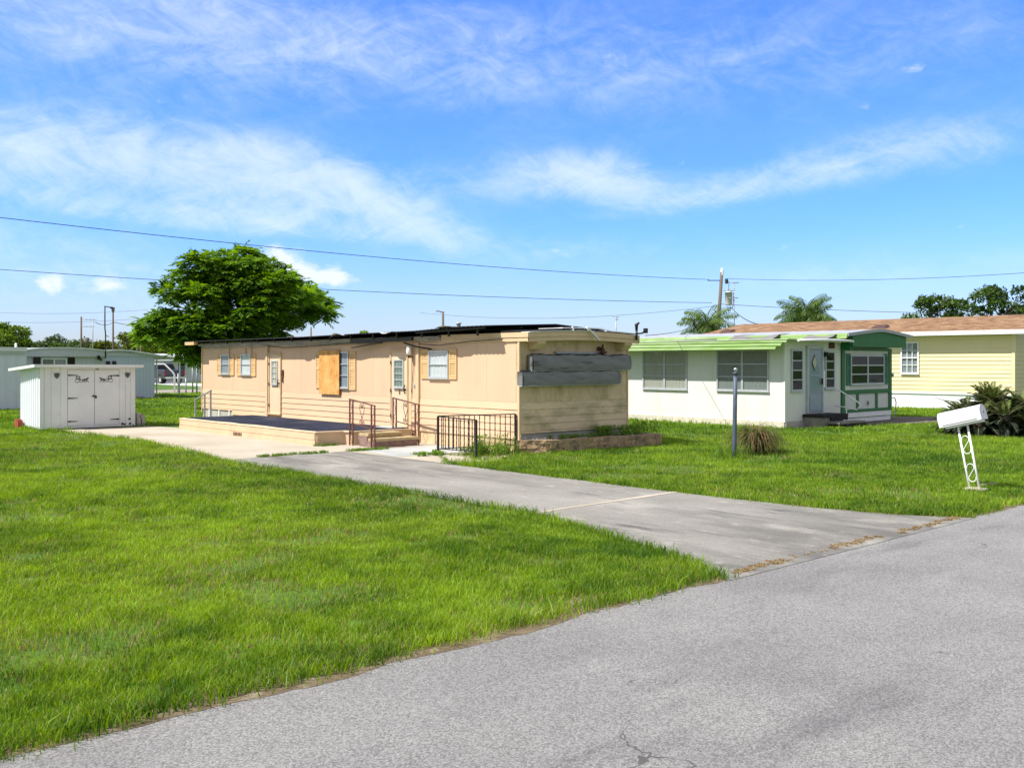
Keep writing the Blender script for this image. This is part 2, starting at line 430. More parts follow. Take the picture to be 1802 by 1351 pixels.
    ct = noise(1, 1.5, 0, 26, 7, .6, 9.4, .3)
    cum = mth('MULTIPLY', ramp(mth('ADD', mth('MULTIPLY', cw, .75), mth('MULTIPLY', mth('SUBTRACT', ct, .5), 2.2)), .34, .95), .8)
    # pale milkiness towards the horizon
    low = mth('MULTIPLY', ramp(el, 0., .15, 1., 0.), mth('ADD', mth('MULTIPLY', noise(1, 4, 0, 5, 5, .55, 2.2, .4), .42), .03))
    # colour balance of the blue
    hue = nn(t, 'ShaderNodeMix', data_type='RGBA', blend_type='MULTIPLY'); hue.inputs[0].default_value = 1
    tint = nn(t, 'ShaderNodeMix', data_type='RGBA')
    tint.inputs[6].default_value = (.86, .90, 1.15, 1); tint.inputs[7].default_value = (.55, .93, 1.76, 1)
    L(ramp(el, -.03, .16), tint.inputs[0])
    L(sky.outputs[0], hue.inputs[6]); L(tint.outputs[2], hue.inputs[7])
    m1 = nn(t, 'ShaderNodeMix', data_type='RGBA'); L(low, m1.inputs[0]); L(hue.outputs[2], m1.inputs[6]); m1.inputs[7].default_value = (5.0, 6.0, 7.2, 1)
    m2 = nn(t, 'ShaderNodeMix', data_type='RGBA'); L(cir, m2.inputs[0]); L(m1.outputs[2], m2.inputs[6]); m2.inputs[7].default_value = (6.3, 6.9, 7.6, 1)
    m3 = nn(t, 'ShaderNodeMix', data_type='RGBA'); L(cum, m3.inputs[0]); L(m2.outputs[2], m3.inputs[6]); m3.inputs[7].default_value = (6.9, 7.1, 7.5, 1)
    # out of frame overhead and behind: neutral veil added to cut blue fill light
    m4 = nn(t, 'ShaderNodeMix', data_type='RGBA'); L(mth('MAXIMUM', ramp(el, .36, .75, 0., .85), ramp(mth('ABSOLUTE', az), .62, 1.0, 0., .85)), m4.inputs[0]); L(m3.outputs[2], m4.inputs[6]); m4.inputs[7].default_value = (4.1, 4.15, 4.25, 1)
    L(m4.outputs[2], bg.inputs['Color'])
build_world()

# ------------------------------------------------------------------ ground sheets
def ground_mat(name, cols, scale, patches=None, bump=.4, fine=(60, .2), speck=None, streak=None, cracks=None):
    m = bpy.data.materials.new(name); m.use_nodes = True
    t = m.node_tree; L = t.links.new; b = t.nodes['Principled BSDF']
    b.inputs['Roughness'].default_value = .9; b.inputs['Specular IOR Level'].default_value = .25
    tc = nn(t, 'ShaderNodeTexCoord')
    n = nn(t, 'ShaderNodeTexNoise'); n.inputs['Scale'].default_value = scale; n.inputs['Detail'].default_value = 8; n.inputs['Roughness'].default_value = .6
    L(tc.outputs['Object'], n.inputs['Vector'])
    cr = nn(t, 'ShaderNodeValToRGB'); e = cr.color_ramp.elements
    e[0].position = .32; e[0].color = (*cols[0], 1); e[1].position = .68; e[1].color = (*cols[-1], 1)
    for i, c in enumerate(cols[1:-1]):
        x = e.new(.32 + .36 * (i + 1) / (len(cols) - 1)); x.color = (*c, 1)
    L(n.outputs['Fac'], cr.inputs[0]); out = cr.outputs[0]
    for pc, ps, lo, hi, st in (patches or []):
        mp = nn(t, 'ShaderNodeMapping'); mp.inputs['Scale'].default_value = st; mp.inputs['Location'].default_value = (ps * 3, 1.7, 0)
        mp.inputs['Rotation'].default_value = (0, 0, streak or 0)
        L(tc.outputs['Object'], mp.inputs['Vector'])
        n2 = nn(t, 'ShaderNodeTexNoise'); n2.inputs['Scale'].default_value = ps; n2.inputs['Detail'].default_value = 9; n2.inputs['Roughness'].default_value = .66
        L(mp.outputs[0], n2.inputs['Vector'])
        rr = nn(t, 'ShaderNodeMapRange', interpolation_type='SMOOTHSTEP'); rr.inputs[1].default_value = lo; rr.inputs[2].default_value = hi; L(n2.outputs['Fac'], rr.inputs[0])
        mx = nn(t, 'ShaderNodeMix', data_type='RGBA'); L(rr.outputs[0], mx.inputs[0]); L(out, mx.inputs[6]); mx.inputs[7].default_value = (*pc, 1); out = mx.outputs[2]
    n3 = nn(t, 'ShaderNodeTexNoise'); n3.inputs['Scale'].default_value = fine[0]; n3.inputs['Detail'].default_value = 4; n3.inputs['Roughness'].default_value = .7
    L(tc.outputs['Object'], n3.inputs['Vector'])
    rf = nn(t, 'ShaderNodeMapRange'); rf.inputs[1].default_value = .28; rf.inputs[2].default_value = .72; rf.inputs[3].default_value = 1 - fine[1]; rf.inputs[4].default_value = 1 + fine[1]
    L(n3.outputs['Fac'], rf.inputs[0])
    sc = nn(t, 'ShaderNodeVectorMath', operation='SCALE'); L(out, sc.inputs[0]); L(rf.outputs[0], sc.inputs['Scale']); out = sc.outputs[0]
    if speck:
        v = nn(t, 'ShaderNodeTexVoronoi'); v.inputs['Scale'].default_value = speck[0]; L(tc.outputs['Object'], v.inputs['Vector'])
        rv = nn(t, 'ShaderNodeMapRange'); rv.inputs[3].default_value = 1 - speck[1]; rv.inputs[4].default_value = 1 + speck[1]
        sx = nn(t, 'ShaderNodeSeparateXYZ'); L(v.outputs['Color'], sx.inputs[0]); L(sx.outputs[0], rv.inputs[0])
        s2 = nn(t, 'ShaderNodeVectorMath', operation='SCALE'); L(out, s2.inputs[0]); L(rv.outputs[0], s2.inputs['Scale']); out = s2.outputs[0]
    if cracks:
        nw = nn(t, 'ShaderNodeTexNoise'); nw.inputs['Scale'].default_value = 1.6; nw.inputs['Detail'].default_value = 6; L(tc.outputs['Object'], nw.inputs['Vector'])
        wv = nn(t, 'ShaderNodeMix', data_type='RGBA', blend_type='LINEAR_LIGHT'); wv.inputs[0].default_value = .55; L(tc.outputs['Object'], wv.inputs[6]); L(nw.outputs['Color'], wv.inputs[7])
        vc = nn(t, 'ShaderNodeTexVoronoi', feature='DISTANCE_TO_EDGE'); vc.inputs['Scale'].default_value = cracks; L(wv.outputs[2], vc.inputs['Vector'])
        nm = nn(t, 'ShaderNodeTexNoise'); nm.inputs['Scale'].default_value = .5; L(tc.outputs['Object'], nm.inputs['Vector'])
        th = nn(t, 'ShaderNodeMapRange'); th.inputs[1].default_value = .5; th.inputs[2].default_value = .75; th.inputs[3].default_value = 0; th.inputs[4].default_value = .0035; L(nm.outputs['Fac'], th.inputs[0])
        lt = nn(t, 'ShaderNodeMath', operation='LESS_THAN'); L(vc.outputs['Distance'], lt.inputs[0]); L(th.outputs[0], lt.inputs[1])
        mc = nn(t, 'ShaderNodeMix', data_type='RGBA'); cf = nn(t, 'ShaderNodeMath', operation='MULTIPLY'); cf.inputs[1].default_value = .7; L(lt.outputs[0], cf.inputs[0])
        L(cf.outputs[0], mc.inputs[0]); L(out, mc.inputs[6]); mc.inputs[7].default_value = (.05, .05, .048, 1); out = mc.outputs[2]
    L(out, b.inputs['Base Color'])
    bp = nn(t, 'ShaderNodeBump'); bp.inputs['Strength'].default_value = bump; bp.inputs['Distance'].default_value = .01
    L(n3.outputs['Fac'], bp.inputs['Height']); L(bp.outputs[0], b.inputs['Normal'])
    MATS[name] = m
ground_mat('lawn_soil', [(.05, .09, .012), (.07, .14, .014), (.10, .16, .022)], .8, [((.30, .25, .16), .45, .66, .78, (1, 1, 1))], fine=(30, .35))
ground_mat('asphalt', [(.185, .182, .180), (.225, .222, .218), (.255, .252, .245)], .5,
           [((.125, .125, .128), .5, .52, .74, (.35, 1.6, 1)), ((.30, .296, .288), .9, .58, .8, (.4, 1, 1))],   .6, (190, .38), (105, .40), cracks=.22)
ground_mat('drive_concrete', [(.195, .188, .168), (.242, .233, .210), (.285, .276, .25)], .55,
           [((.125, .120, .111), .5, .46, .66, (1.8, .32, 1)), ((.32, .305, .275), .9, .52, .70, (1, .6, 1)), ((.068, .065, .062), 1.1, .57, .72, (2.2, .35, 1)), ((.36, .34, .32), 3.2, .58, .70, (1.6, .5, 1))], .5, (80, .22), (70, .12))
ground_mat('patio_concrete', [(.36, .31, .24), (.42, .375, .30), (.47, .42, .345)], .5,
           [((.27, .23, .17), .7, .56, .82, (.7, 1, 1))], .3, (70, .10))
ground_mat('slab_pale', [(.30, .32, .32), (.40, .415, .41), (.46, .47, .45)], 1.1, [((.36, .38, .38), 1.6, .55, .75, (1, .6, 1))], .3, (70, .14))
ground_mat('path_concrete', [(.10, .08, .065), (.15, .125, .10), (.21, .18, .15)], .7, [((.32, .14, .06), .9, .62, .75, (.6, 1.5, 1)), ((.08, .07, .065), .7, .55, .7, (.5, 1, 1))], .4, (60, .2))
ground_mat('far_pavement', [(.25, .215, .175), (.30, .26, .22), (.34, .30, .26)], .2, None, .2, (20, .12))
ground_mat('far_concrete', [(.66, .66, .66), (.74, .74, .73)], .3, None, .2, (20, .06))

def sheet(name, pts, z, mat, kind='structure'):
    b = MB(); b.add([(x, y, z) for x, y in pts], [tuple(range(len(pts)))])
    return tag(b.build(name, mat), kind=kind)
def rough_line(p0, p1, step, amp, seed):
    rs = random.Random(seed); a = Vector(p0); c = Vector(p1); d = c - a; n = max(2, int(d.length / step)); nx = Vector((-d.y, d.x)).normalized()
    o = [tuple(a)]; drift = 0
    for i in range(1, n):
        drift = drift * .75 + rs.uniform(-amp, amp)
        o.append(tuple(a + d * (i / n) + nx * drift))
    return o + [tuple(c)]
sheet('ground', [(-1500, -1500), (1500, -1500), (1500, 1500), (-1500, 1500)], 0, 'lawn_soil')
far_edge = rough_line((60, 5.37), (-40, 5.37), .14, .028, 3)
sheet('street', [(-40, -3.6), (60, -3.6)] + far_edge, .004, 'asphalt')
lf = [(8.82, 18.68), (8.82, 12.5), (8.80, 9.6), (8.62, 8.6), (8.25, 7.4), (7.86, 6.2), (7.42, 5.25)]
rt = [(12.75, 5.25), (12.30, 6.0), (12.02, 7.2), (11.90, 9.0), (11.88, 11.5), (11.86, 14.0), (11.86, 18.68)]
ground_mat('verge_dirt', [(.10, .075, .045), (.15, .115, .07), (.22, .18, .12)], 2.5, [((.26, .22, .16), 5, .55, .7, (1, 1, 1))], .6, (60, .4))
sheet('verge', rough_line((7.7, 5.30), (-12, 5.30), .11, .035, 13) + rough_line((-12, 5.75), (7.5, 5.75), .2, .04, 14), .006, 'verge_dirt')
sheet('verge', rough_line((40, 5.30), (12.2, 5.30), .11, .035, 15) + rough_line((12.2, 5.7), (40, 5.75), .2, .04, 16), .006, 'verge_dirt')
sheet('driveway', lf + rt, .008, 'drive_concrete')
sheet('expansion_joint', rough_line((8.80, 9.27), (11.9, 9.35), .12, .012, 5) + rough_line((11.9, 9.46), (8.80, 9.39), .12, .012, 6), .012, 'patio_concrete')
sheet('patio', [(8.85, 18.70), (14.56, 18.70), (14.56, 28.6), (12.4, 28.6), (12.0, 30.1), (9.0, 30.45), (9.35, 28), (9.55, 25), (9.35, 22), (9.0, 19.5)], .008, 'patio_concrete')
sheet('walkway', [(11.90, 15.1), (13.0, 14.9), (14.50, 15.9), (14.50, 18.68), (11.88, 18.68)], .006, 'patio_concrete')
sheet('landing_slab', [(11.92, 16.9), (14.2, 16.7), (14.3, 18.6), (12.2, 18.66)], .010, 'slab_pale')
sheet('side_path', [(25.9, 16.39), (26.6, 15.95), (28.3, 15.55), (31, 14.75), (33.4, 14.1), (37, 13.1), (41.9, 12.0), (41.9, 14.4), (38, 15.3), (35.2, 16.3), (34.9, 17.0), (33.2, 17.3), (33.2, 16.39)], .006, 'path_concrete')
sheet('far_road', [(-60, 62.0), (120, 62.0), (120, 69.5), (-60, 69.5)], .004, 'far_pavement')
sheet('far_driveway', [(33.0, 70.5), (43, 70.5), (43.5, 78), (39.8, 80), (40.2, 96), (35.8, 96), (35.6, 76), (33.0, 74)], .006, 'far_concrete')
# ------------------------------------------------------------------ openings shared by all the buildings
def window(parent, pl, c, sg, a0, a1, z0, z1, cols=1, rows=2, frame='aluminium', fw=.035, back='curtain_grey', glass='glass',
           d=.045, mull=.03, name='window', bar=.022, top_dark=None, sill=True):
    f = MB()
    f.pbox(pl, c, sg, a0, a0 + fw, 0, d, z0, z1); f.pbox(pl, c, sg, a1 - fw, a1, 0, d, z0, z1)
    f.pbox(pl, c, sg, a0 + fw, a1 - fw, 0, d, z1 - fw, z1); f.pbox(pl, c, sg, a0 + fw, a1 - fw, 0, d, z0, z0 + fw)
    w = (a1 - a0 - 2 * fw) / cols
    for i in range(1, cols):
        m = a0 + fw + w * i; f.pbox(pl, c, sg, m - mull, m + mull, 0, d - .004, z0 + fw, z1 - fw)
    h = (z1 - z0 - 2 * fw) / rows
    for i in range(cols):
        m0 = a0 + fw + w * i + (mull if i else 0); m1 = a0 + fw + w * (i + 1) - (mull if i < cols - 1 else 0)
        for j in range(1, rows):
            zz = z0 + fw + h * j; f.pbox(pl, c, sg, m0, m1, .004, d - .008, zz - bar / 2, zz + bar / 2)
    if sill: f.pbox(pl, c, sg, a0 - .015, a1 + .015, .002, d + .022, z0 - .022, z0 - .001)
    wo = f.build(name, frame, parent)
    b = MB(); e = .006
    n = max(2, int((a1 - a0) / .045)); rs = random.Random(int((a0 + a1) * 97))
    pts = [(a0 + fw + (a1 - a0 - 2 * fw) * i / n, e + .006 * math.sin(i * 1.9 + rs.random() * 1.5)) for i in range(n + 1)]
    k = len(b.v); sgc = lambda q: c + sg * q
    for a, q in pts:
        b.v += [(sgc(q), a, z0 + fw * .6), (sgc(q), a, z1 - fw * .6)] if pl == 'x' else [(a, sgc(q), z0 + fw * .6), (a, sgc(q), z1 - fw * .6)]
    for i in range(n):
        b.f.append((2 * i, 2 * i + 2, 2 * i + 3, 2 * i + 1)); b.sm.append(False)
    b.build('curtain', back, wo, fix=False)
    g = MB(); rs = random.Random(int(a0 * 31))
    for i in range(cols):
        m0 = a0 + fw + w * i; m1 = m0 + w
        for j in range(rows):
            q0 = z0 + fw + h * j; q1 = q0 + h; t1 = rs.uniform(-.004, .004)
            A = d - .020 + t1; B = d - .020 - t1
            pp = [(A, m0, q0), (A, m1, q0), (B, m1, q1), (B, m0, q1)]
            g.add([(sgc(q), a, z) if pl == 'x' else (a, sgc(q), z) for q, a, z in pp], [(0, 1, 2, 3)])
    g.build('pane', glass, wo, fix=False)
    return wo

def shutter(parent, pl, c, sg, a0, a1, z0, z1, mat='shutter_tan', arch=False, d=.03):
    b = MB(); st = .045 if a1 - a0 > .25 else .03; mid = (z0 + z1) / 2 + .05
    b.pbox(pl, c, sg, a0, a0 + st, .004, d, z0, z1); b.pbox(pl, c, sg, a1 - st, a1, .004, d, z0, z1)
    tr = .09
    b.pbox(pl, c, sg, a0 + st, a1 - st, .004, d, z1 - tr, z1); b.pbox(pl, c, sg, a0 + st, a1 - st, .004, d, z0, z0 + tr)
    b.pbox(pl, c, sg, a0 + st, a1 - st, .004, d, mid - .035, mid + .035)
    b.pbox(pl, c, sg, a0 + st, a1 - st, .002, .008, z0 + tr, z1 - tr)
    for q0, q1 in ((z0 + tr, mid - .035), (mid + .035, z1 - tr)):
        n = max(3, int((q1 - q0) / .042)); h = (q1 - q0) / n
        for i in range(n):
            za = q0 + h * i + .004; zb = za + h * .72
            P = [(.010, a0 + st, za), (.027, a0 + st, za), (.012, a0 + st, zb), (.010, a0 + st, zb),
                 (.010, a1 - st, za), (.027, a1 - st, za), (.012, a1 - st, zb), (.010, a1 - st, zb)]
            b.hexa([(c + sg * q, a, z) if pl == 'x' else (a, c + sg * q, z) for q, a, z in P])
    return b.build('shutter', mat, parent)

def lap_profile(zs, d_bot=.020, d_top=.003):
    """boards between successive heights (low to high): each stands out at its lower edge"""
    pr = []
    for a, b in zip(zs[:-1], zs[1:]):
        pr += [(d_bot, a), (d_top, b)]
    return pr
def lap_wall(b, pl, c, sg, a0, a1, zs, thick=.06, d_bot=.020):
    pr = [(-thick, zs[0])] + lap_profile(zs, d_bot) + [(-thick, zs[-1])]
    b.prism([((c + sg * q), z) for q, z in pr], 'y' if pl == 'x' else 'x', a0, a1)

# ------------------------------------------------------------------ the beige mobile home
home = empty('mobile_home', (16.3, 24, 0), 'long peach beige mobile home with a torn dark roof edge and one boarded window', 'mobile home')
X0, Y0, X1, Y1 = 14.53, 15.84, 18.15, 32.06
b = MB()
b.box(X0 + .001, X0 + .10, Y0 + .11, Y1, 1.113, 2.56); b.box(X0 + .11, X1, Y1 - .10, Y1, .30, 2.56); b.box(X1 - .10, X1, Y0 + .12, Y1 - .11, .30, 2.56)
b.build('wall', 'beige_panel', home)
b = MB(); b.box(X0 + .002, X1 - .001, Y0 + .001, Y0 + .10, 1.113, 2.62)
b.build('end_wall', 'beige_panel_end', home)
b = MB(); zs = [.30, .47, .63, .79, .95, 1.11]
for a0, a1 in ((Y0 + .03, 19.50), (19.64, 19.97), (20.80, 26.47), (27.32, 29.78)):
    lap_wall(b, 'x', X0, -1, a0, a1, zs)
lap_wall(b, 'x', X0, -1, 29.785, Y1, [.43, .47, .63, .79, .95, 1.11])
b.build('siding', 'beige_lap', home)
b = MB(); lap_wall(b, 'y', Y0, -1, X0 + .03, X1 - .03, [.42, .47, .63, .79, .95, 1.11])
b.build('end_siding', 'beige_lap_end', home)
b = MB()
b.box(X0 + .012, X0 + .06, Y0 + .07, 29.75, .0, .298)
b.box(X0 + .02, X0 + .05, 26.45, 27.35, .30, .47); b.box(X0 + .02, X0 + .05, 19.85, 20.85, .30, .41)
build_each(b, 'skirting', 'beige_trim', home)
b = MB(); b.box(X0 + .08, X1 - .05, Y0 + .05, Y0 + .12, .0, .41); b.box(X0 + .02, X0 + .06, 29.76, Y1 - .02, 0, .426)
build_each(b, 'foundation', 'block_grey', home)
b = MB()
for y in (30.0, 30.75, 31.5): b.box(X0 - .012, X0 + .015, y - .03, y + .03, 0, .43)
build_each(b, 'skirt_strip', 'white_paint', home)
b = MB()
b.box(X0 - .026, X0 + .03, Y0 - .026, Y0 + .03, .05, 2.5); b.box(X1 - .03, X1 + .012, Y0 - .02, Y0 + .03, .3, 2.5)
b.box(X0 - .03, X0 + .02, Y1 - .03, Y1 + .012, .3, 2.52)
build_each(b, 'corner_trim', 'beige_trim', home)
b = MB()
for y in (16.95, 21.6, 25.35, 29.775): b.box(X0 - .002, X0 + .01, y - .004, y + .004, 1.118, 2.5)
build_each(b, 'panel_seam', 'beige_trim', home)
# roof: shallow arch across the width, banded fascia
def arch(x, e=2.655, p=.062):
    return e + p * (1 - ((x - 16.34) / 1.86) ** 2)
xs = [14.50 + 3.69 * i / 16 for i in range(17)]
b = MB()
b.prism([(x, arch(x)) for x in xs] + [(x, arch(x) - .08) for x in reversed(xs)], 'y', 15.52, 32.3)
b.build('roof', 'roof_metal', home)
b = MB()
for y in (15.50,):
    b.prism([(x, arch(x) + .004) for x in xs] + [(x, arch(x) - .105) for x in reversed(xs)], 'y', y, y + .018)
    b.prism([(x, arch(x) - .107) for x in xs[0:]] + [(x, arch(x) - .20) for x in reversed(xs)], 'y', y + .02, y + .045)
b.box(14.478, 14.498, 15.50, 18.6, 2.56, 2.668); b.box(14.495, 14.515, 15.52, 18.6, 2.47, 2.556)
b.box(18.19, 18.21, 15.50, 32.3, 2.47, 2.66)
b.prism([(x, arch(x) - .085) for x in xs] + [(x, arch(x) - .10) for x in reversed(xs)], 'y', 15.55, 15.835)
b.build('fascia', 'beige_trim', home)
b = MB()     # weathered, peeling boards along the eave
rs = random.Random(4); ys = [18.6 + (31.9 - 18.6) * i / 70 for i in range(71)]
dz = lambda y: -.045 * min(1, max(0, (y - 19) / 6))
for (x0, x1, zt, zb, am) in ((14.40, 14.425, 2.655, 2.60, .008), (14.45, 14.475, 2.61, 2.535, .016)):
    lo = [zb + dz(y) + rs.uniform(-am, am) for y in ys]; hi = [zt + dz(y) + rs.uniform(-.006, .006) for y in ys]
    b.prism(list(zip(ys, lo)) + list(zip(ys[::-1], hi[::-1])), 'x', x0, x1)
b.box(14.40, 14.48, 18.62, 31.9, 2.640, 2.652)
b.build('weathered_fascia', 'weathered_wood', home)
b = MB()     # a length of torn gutter hanging below the eave, a broken flap of sheet
b.beam((14.36, 19.6, 2.60), (14.36, 22.4, 2.56), .06, .09); b.beam((14.38, 21.0, 2.52), (14.34, 22.3, 2.40), .10, .02)
b.tube([(14.40, 20.0, 2.50), (14.38, 19.5, 2.40), (14.42, 18.9, 2.33)], .022, 6)
build_each(b, 'torn_gutter', 'black_paint', home)
# the roof-over: corrugated sheet on short posts, open at the edge
b = MB(); n = int((32.42 - 16.45) / .038); prof = []
for i in range(n + 1):
    prof.append((16.45 + .038 * i, .012 * math.sin(2 * math.pi * i / 4)))
rs = random.Random(9)
def ro(x, y):
    z = float(np.interp(y, [16.4, 17.4, 19.2, 21.6, 24.6, 32.4], [2.825, 2.825, 2.768, 2.757, 2.728, 2.715]))
    z += (x - 14.08) * .04 if x < 16.3 else .089 - (x - 16.3) * .06
    if 22.3 < y < 23.0 and x < 14.5: z -= .035
    return z
cx = [14.08, 14.6, 15.4, 16.3, 17.2, 18.22]
vs = []; 
for y, h in prof:
    for x in cx: vs.append((x, y, ro(x, y) + h))
k = len(cx); fs = [(i * k + j, i * k + j + 1, (i + 1) * k + j + 1, (i + 1) * k + j) for i in range(n) for j in range(k - 1)]
b.add(vs, fs, False); b.build('roof_cover', 'rust_sheet', home, fix=False)
b = MB()
for i in range(15):
    y = 17.0 + i * 1.06; b.box(14.30, 14.34, y, y + .05, 2.62, ro(14.32, y) - .012)
for x in (14.18, 15.3, 16.4): b.beam((x, 16.6, 2.78 + (x - 14.1) * .03), (x, 19.2, 2.725 + (x - 14.1) * .03), .04, .03)
build_each(b, 'roof_batten', 'black_paint', home)
b = MB(); b.box(14.16, 14.95, 32.30, 32.40, 2.62, 2.72); b.box(14.06, 14.155, 31.7, 32.42, 2.60, 2.705)
b.build('beam_end', 'raw_wood', home)
b = MB()     # pale metal edge trim left on the end of the roof, and one strip broken loose
b.prism([(x, arch(x) + .022) for x in xs[0:10]] + [(x, arch(x) + .008) for x in reversed(xs[0:10])], 'y', 15.47, 15.9)
b.prism([(x, arch(x) + .085 + (x - 15) * .01) for x in xs[5:12]] + [(x, arch(x) + .07 + (x - 15) * .01) for x in reversed(xs[5:12])], 'y', 15.6, 16.4)
b.prism([(x, arch(x) + .05) for x in xs[11:17]] + [(x, arch(x) + .03) for x in reversed(xs[11:17])], 'y', 15.52, 16.6)
b.beam((16.30, 15.46, arch(16.3) + .10), (16.64, 15.40, arch(16.3) - .19), .07, .03)
b.box(15.98, 16.02, 15.6, 15.64, arch(16) + .01, arch(16) + .12)
build_each(b, 'roof_edge_trim', 'roof_white', home)
b = MB(); b.prism([(x, arch(x) + .06) for x in xs[0:8]] + [(x, arch(x) + .01) for x in reversed(xs[0:8])], 'y', 15.75, 16.44)
b.build('roof_tar', 'black_paint', home)
for y0, y1, tip, w in ((22.35, 22.95, .07, .22), (24.9, 25.3, .03, .15), (17.6, 18.3, .04, .25), (20.1, 20.6, -.05, .12)):     # bent and torn flaps of the sheet edge
    b = MB(); n = 6; rs = random.Random(int(y0 * 10)); vs = []
    for i in range(n + 1):
        y = y0 + (y1 - y0) * i / n; q = math.sin(math.pi * i / n); z = ro(14.1, y)
        vs += [(14.09 + w, y, ro(14.1 + w, y) + .018), (14.07, y, z + .016 + tip * q * .5), (14.07 - .05 * q - .02 * rs.random(), y, z + .014 + tip * q)]
    b.add(vs, [(i * 3 + j, i * 3 + j + 1, i * 3 + 4 + j, i * 3 + 3 + j) for i in range(n) for j in range(2)]); b.build('torn_sheet', 'roof_metal', home, fix=False)
# brackets under the end overhang
for x in (14.80, 17.72):
    b = MB(); b.prism([(15.835, 2.50), (15.54, 2.50), (15.54, 2.43), (15.66, 2.30), (15.835, 2.30)], 'x', x, x + .26)
    b.build('bracket', 'beige_trim', home)
# roller awnings folded flat on the end wall
def awning(xa, xb, z0, z1, sag, flap):
    b = MB(); n = 40; rs = random.Random(int(z0 * 100)); vs = []; m = 8
    for i in range(n + 1):
        x = xa + (xb - xa) * i / n; w = .010 * math.sin(i * .55) + .006 * math.sin(i * 1.7 + 1)
        for j in range(m + 1):
            v = j / m; z = z0 + (z1 - z0) * v + (w if j == m else w * v * .6)
            y = 15.80 - .17 - .014 * math.sin(math.pi * v) - .03 * (1 - v) + .010 * math.sin(i * .8 + j) * v
            vs.append((x, y, z))
    fs = [(i * (m + 1) + j, (i + 1) * (m + 1) + j, (i + 1) * (m + 1) + j + 1, i * (m + 1) + j + 1) for i in range(n) for j in range(m)]
    b.add(vs, fs, True)
    b.box(xa, xa + .015, 15.64, 15.80, z0, z1); b.box(xb - .015, xb, 15.64, 15.80, z0, z1); b.box(xa, xb, 15.79, 15.81, z0, z1)
    a = b.build('awning', 'awning_vinyl', home, fix=False)
    t = MB(); t.tube([(xa + (xb - xa) * i / n, 15.70, z1 + .008 + .010 * math.sin(i * .55) + .006 * math.sin(i * 1.7 + 1)) for i in range(n + 1)], .016, 6)
    t.build('awning_rod', 'black_paint', a)
    t = MB(); t.box(xa, xb + .03, 15.66, 15.78, z0 - .028, z0 - .004); t.build('awning_rail', 'aluminium_grey', a)
    t = MB(); n = 8; vs = []
    for i in range(n + 1):
        v = i / n; z = z0 + (z1 - z0) * v; y = 15.60 - .02 * math.sin(math.pi * v)
        vs += [(xb - .01, y, z), (xb + flap * (.65 + .35 * math.sin(math.pi * v)), y + .10, z)]
    t.add(vs, [(2 * i, 2 * i + 1, 2 * i + 3, 2 * i + 2) for i in range(n)], True); t.build('awning_flap', 'awning_flap', a, fix=False)
awning(14.74, 18.02, 1.84, 2.17, .05, .13)
awning(14.44, 17.62, 1.50, 1.80, .05, .15)
b = MB(); b.box(15.62, 17.25, 15.78, 15.838, 2.205, 2.255); b.build('awning_headrail', 'galv', home)
b = MB(); b.tube([(17.08, 15.83, 2.33), (17.08, 15.76, 2.33)], .05, 10); b.lathe([(.0, .16), (.02, .15), (.03, .06), (.06, .02), (.065, -.06), (.03, -.09), (0, -.09)], (17.1, 15.70, 2.28), 10)
b.box(17.14, 17.26, 15.70, 15.76, 2.22, 2.27)
b.build('porch_lamp', 'brown_dark', home)
# windows and shutters on the long wall
window(home, 'x', X0, -1, 29.94, 30.57, 1.62, 2.26, 1, 2, back='curtain_grey', glass='glass')
shutter(home, 'x', X0, -1, 30.59, 30.87, 1.58, 2.28); shutter(home, 'x', X0, -1, 29.63, 29.92, 1.58, 2.28)
window(home, 'x', X0, -1, 28.44, 29.13, 1.61, 2.27, 1, 2, back='blind_white')
shutter(home, 'x', X0, -1, 29.15, 29.42, 1.57, 2.29); shutter(home, 'x', X0, -1, 28.13, 28.42, 1.57, 2.29)
window(home, 'x', X0, -1, 22.74, 24.10, 1.30, 2.30, 2, 3, back='curtain_grey', glass='glass_blue')
shutter(home, 'x', X0, -1, 24.12, 24.48, 1.27, 2.31); shutter(home, 'x', X0, -1, 22.40, 22.71, 1.25, 2.31)
b = MB(); b.box(14.452, 14.470, 23.15, 24.20, 1.11, 2.345); b.build('plywood_board', 'plywood', home)
b = MB()
for y, z in ((23.25, 2.25), (24.08, 2.25), (23.25, 1.2), (24.08, 1.2)): b.box(14.47, X0, y, y + .05, z - .04, z)
build_each(b, 'board_spacer', 'raw_wood', home)
window(home, 'x', X0, -1, 18.34, 19.12, 1.62, 2.29, 1, 2, back='blind_white', glass='glass')
shutter(home, 'x', X0, -1, 19.14, 19.44, 1.60, 2.33); shutter(home, 'x', X0, -1, 18.03, 18.32, 1.60, 2.33)
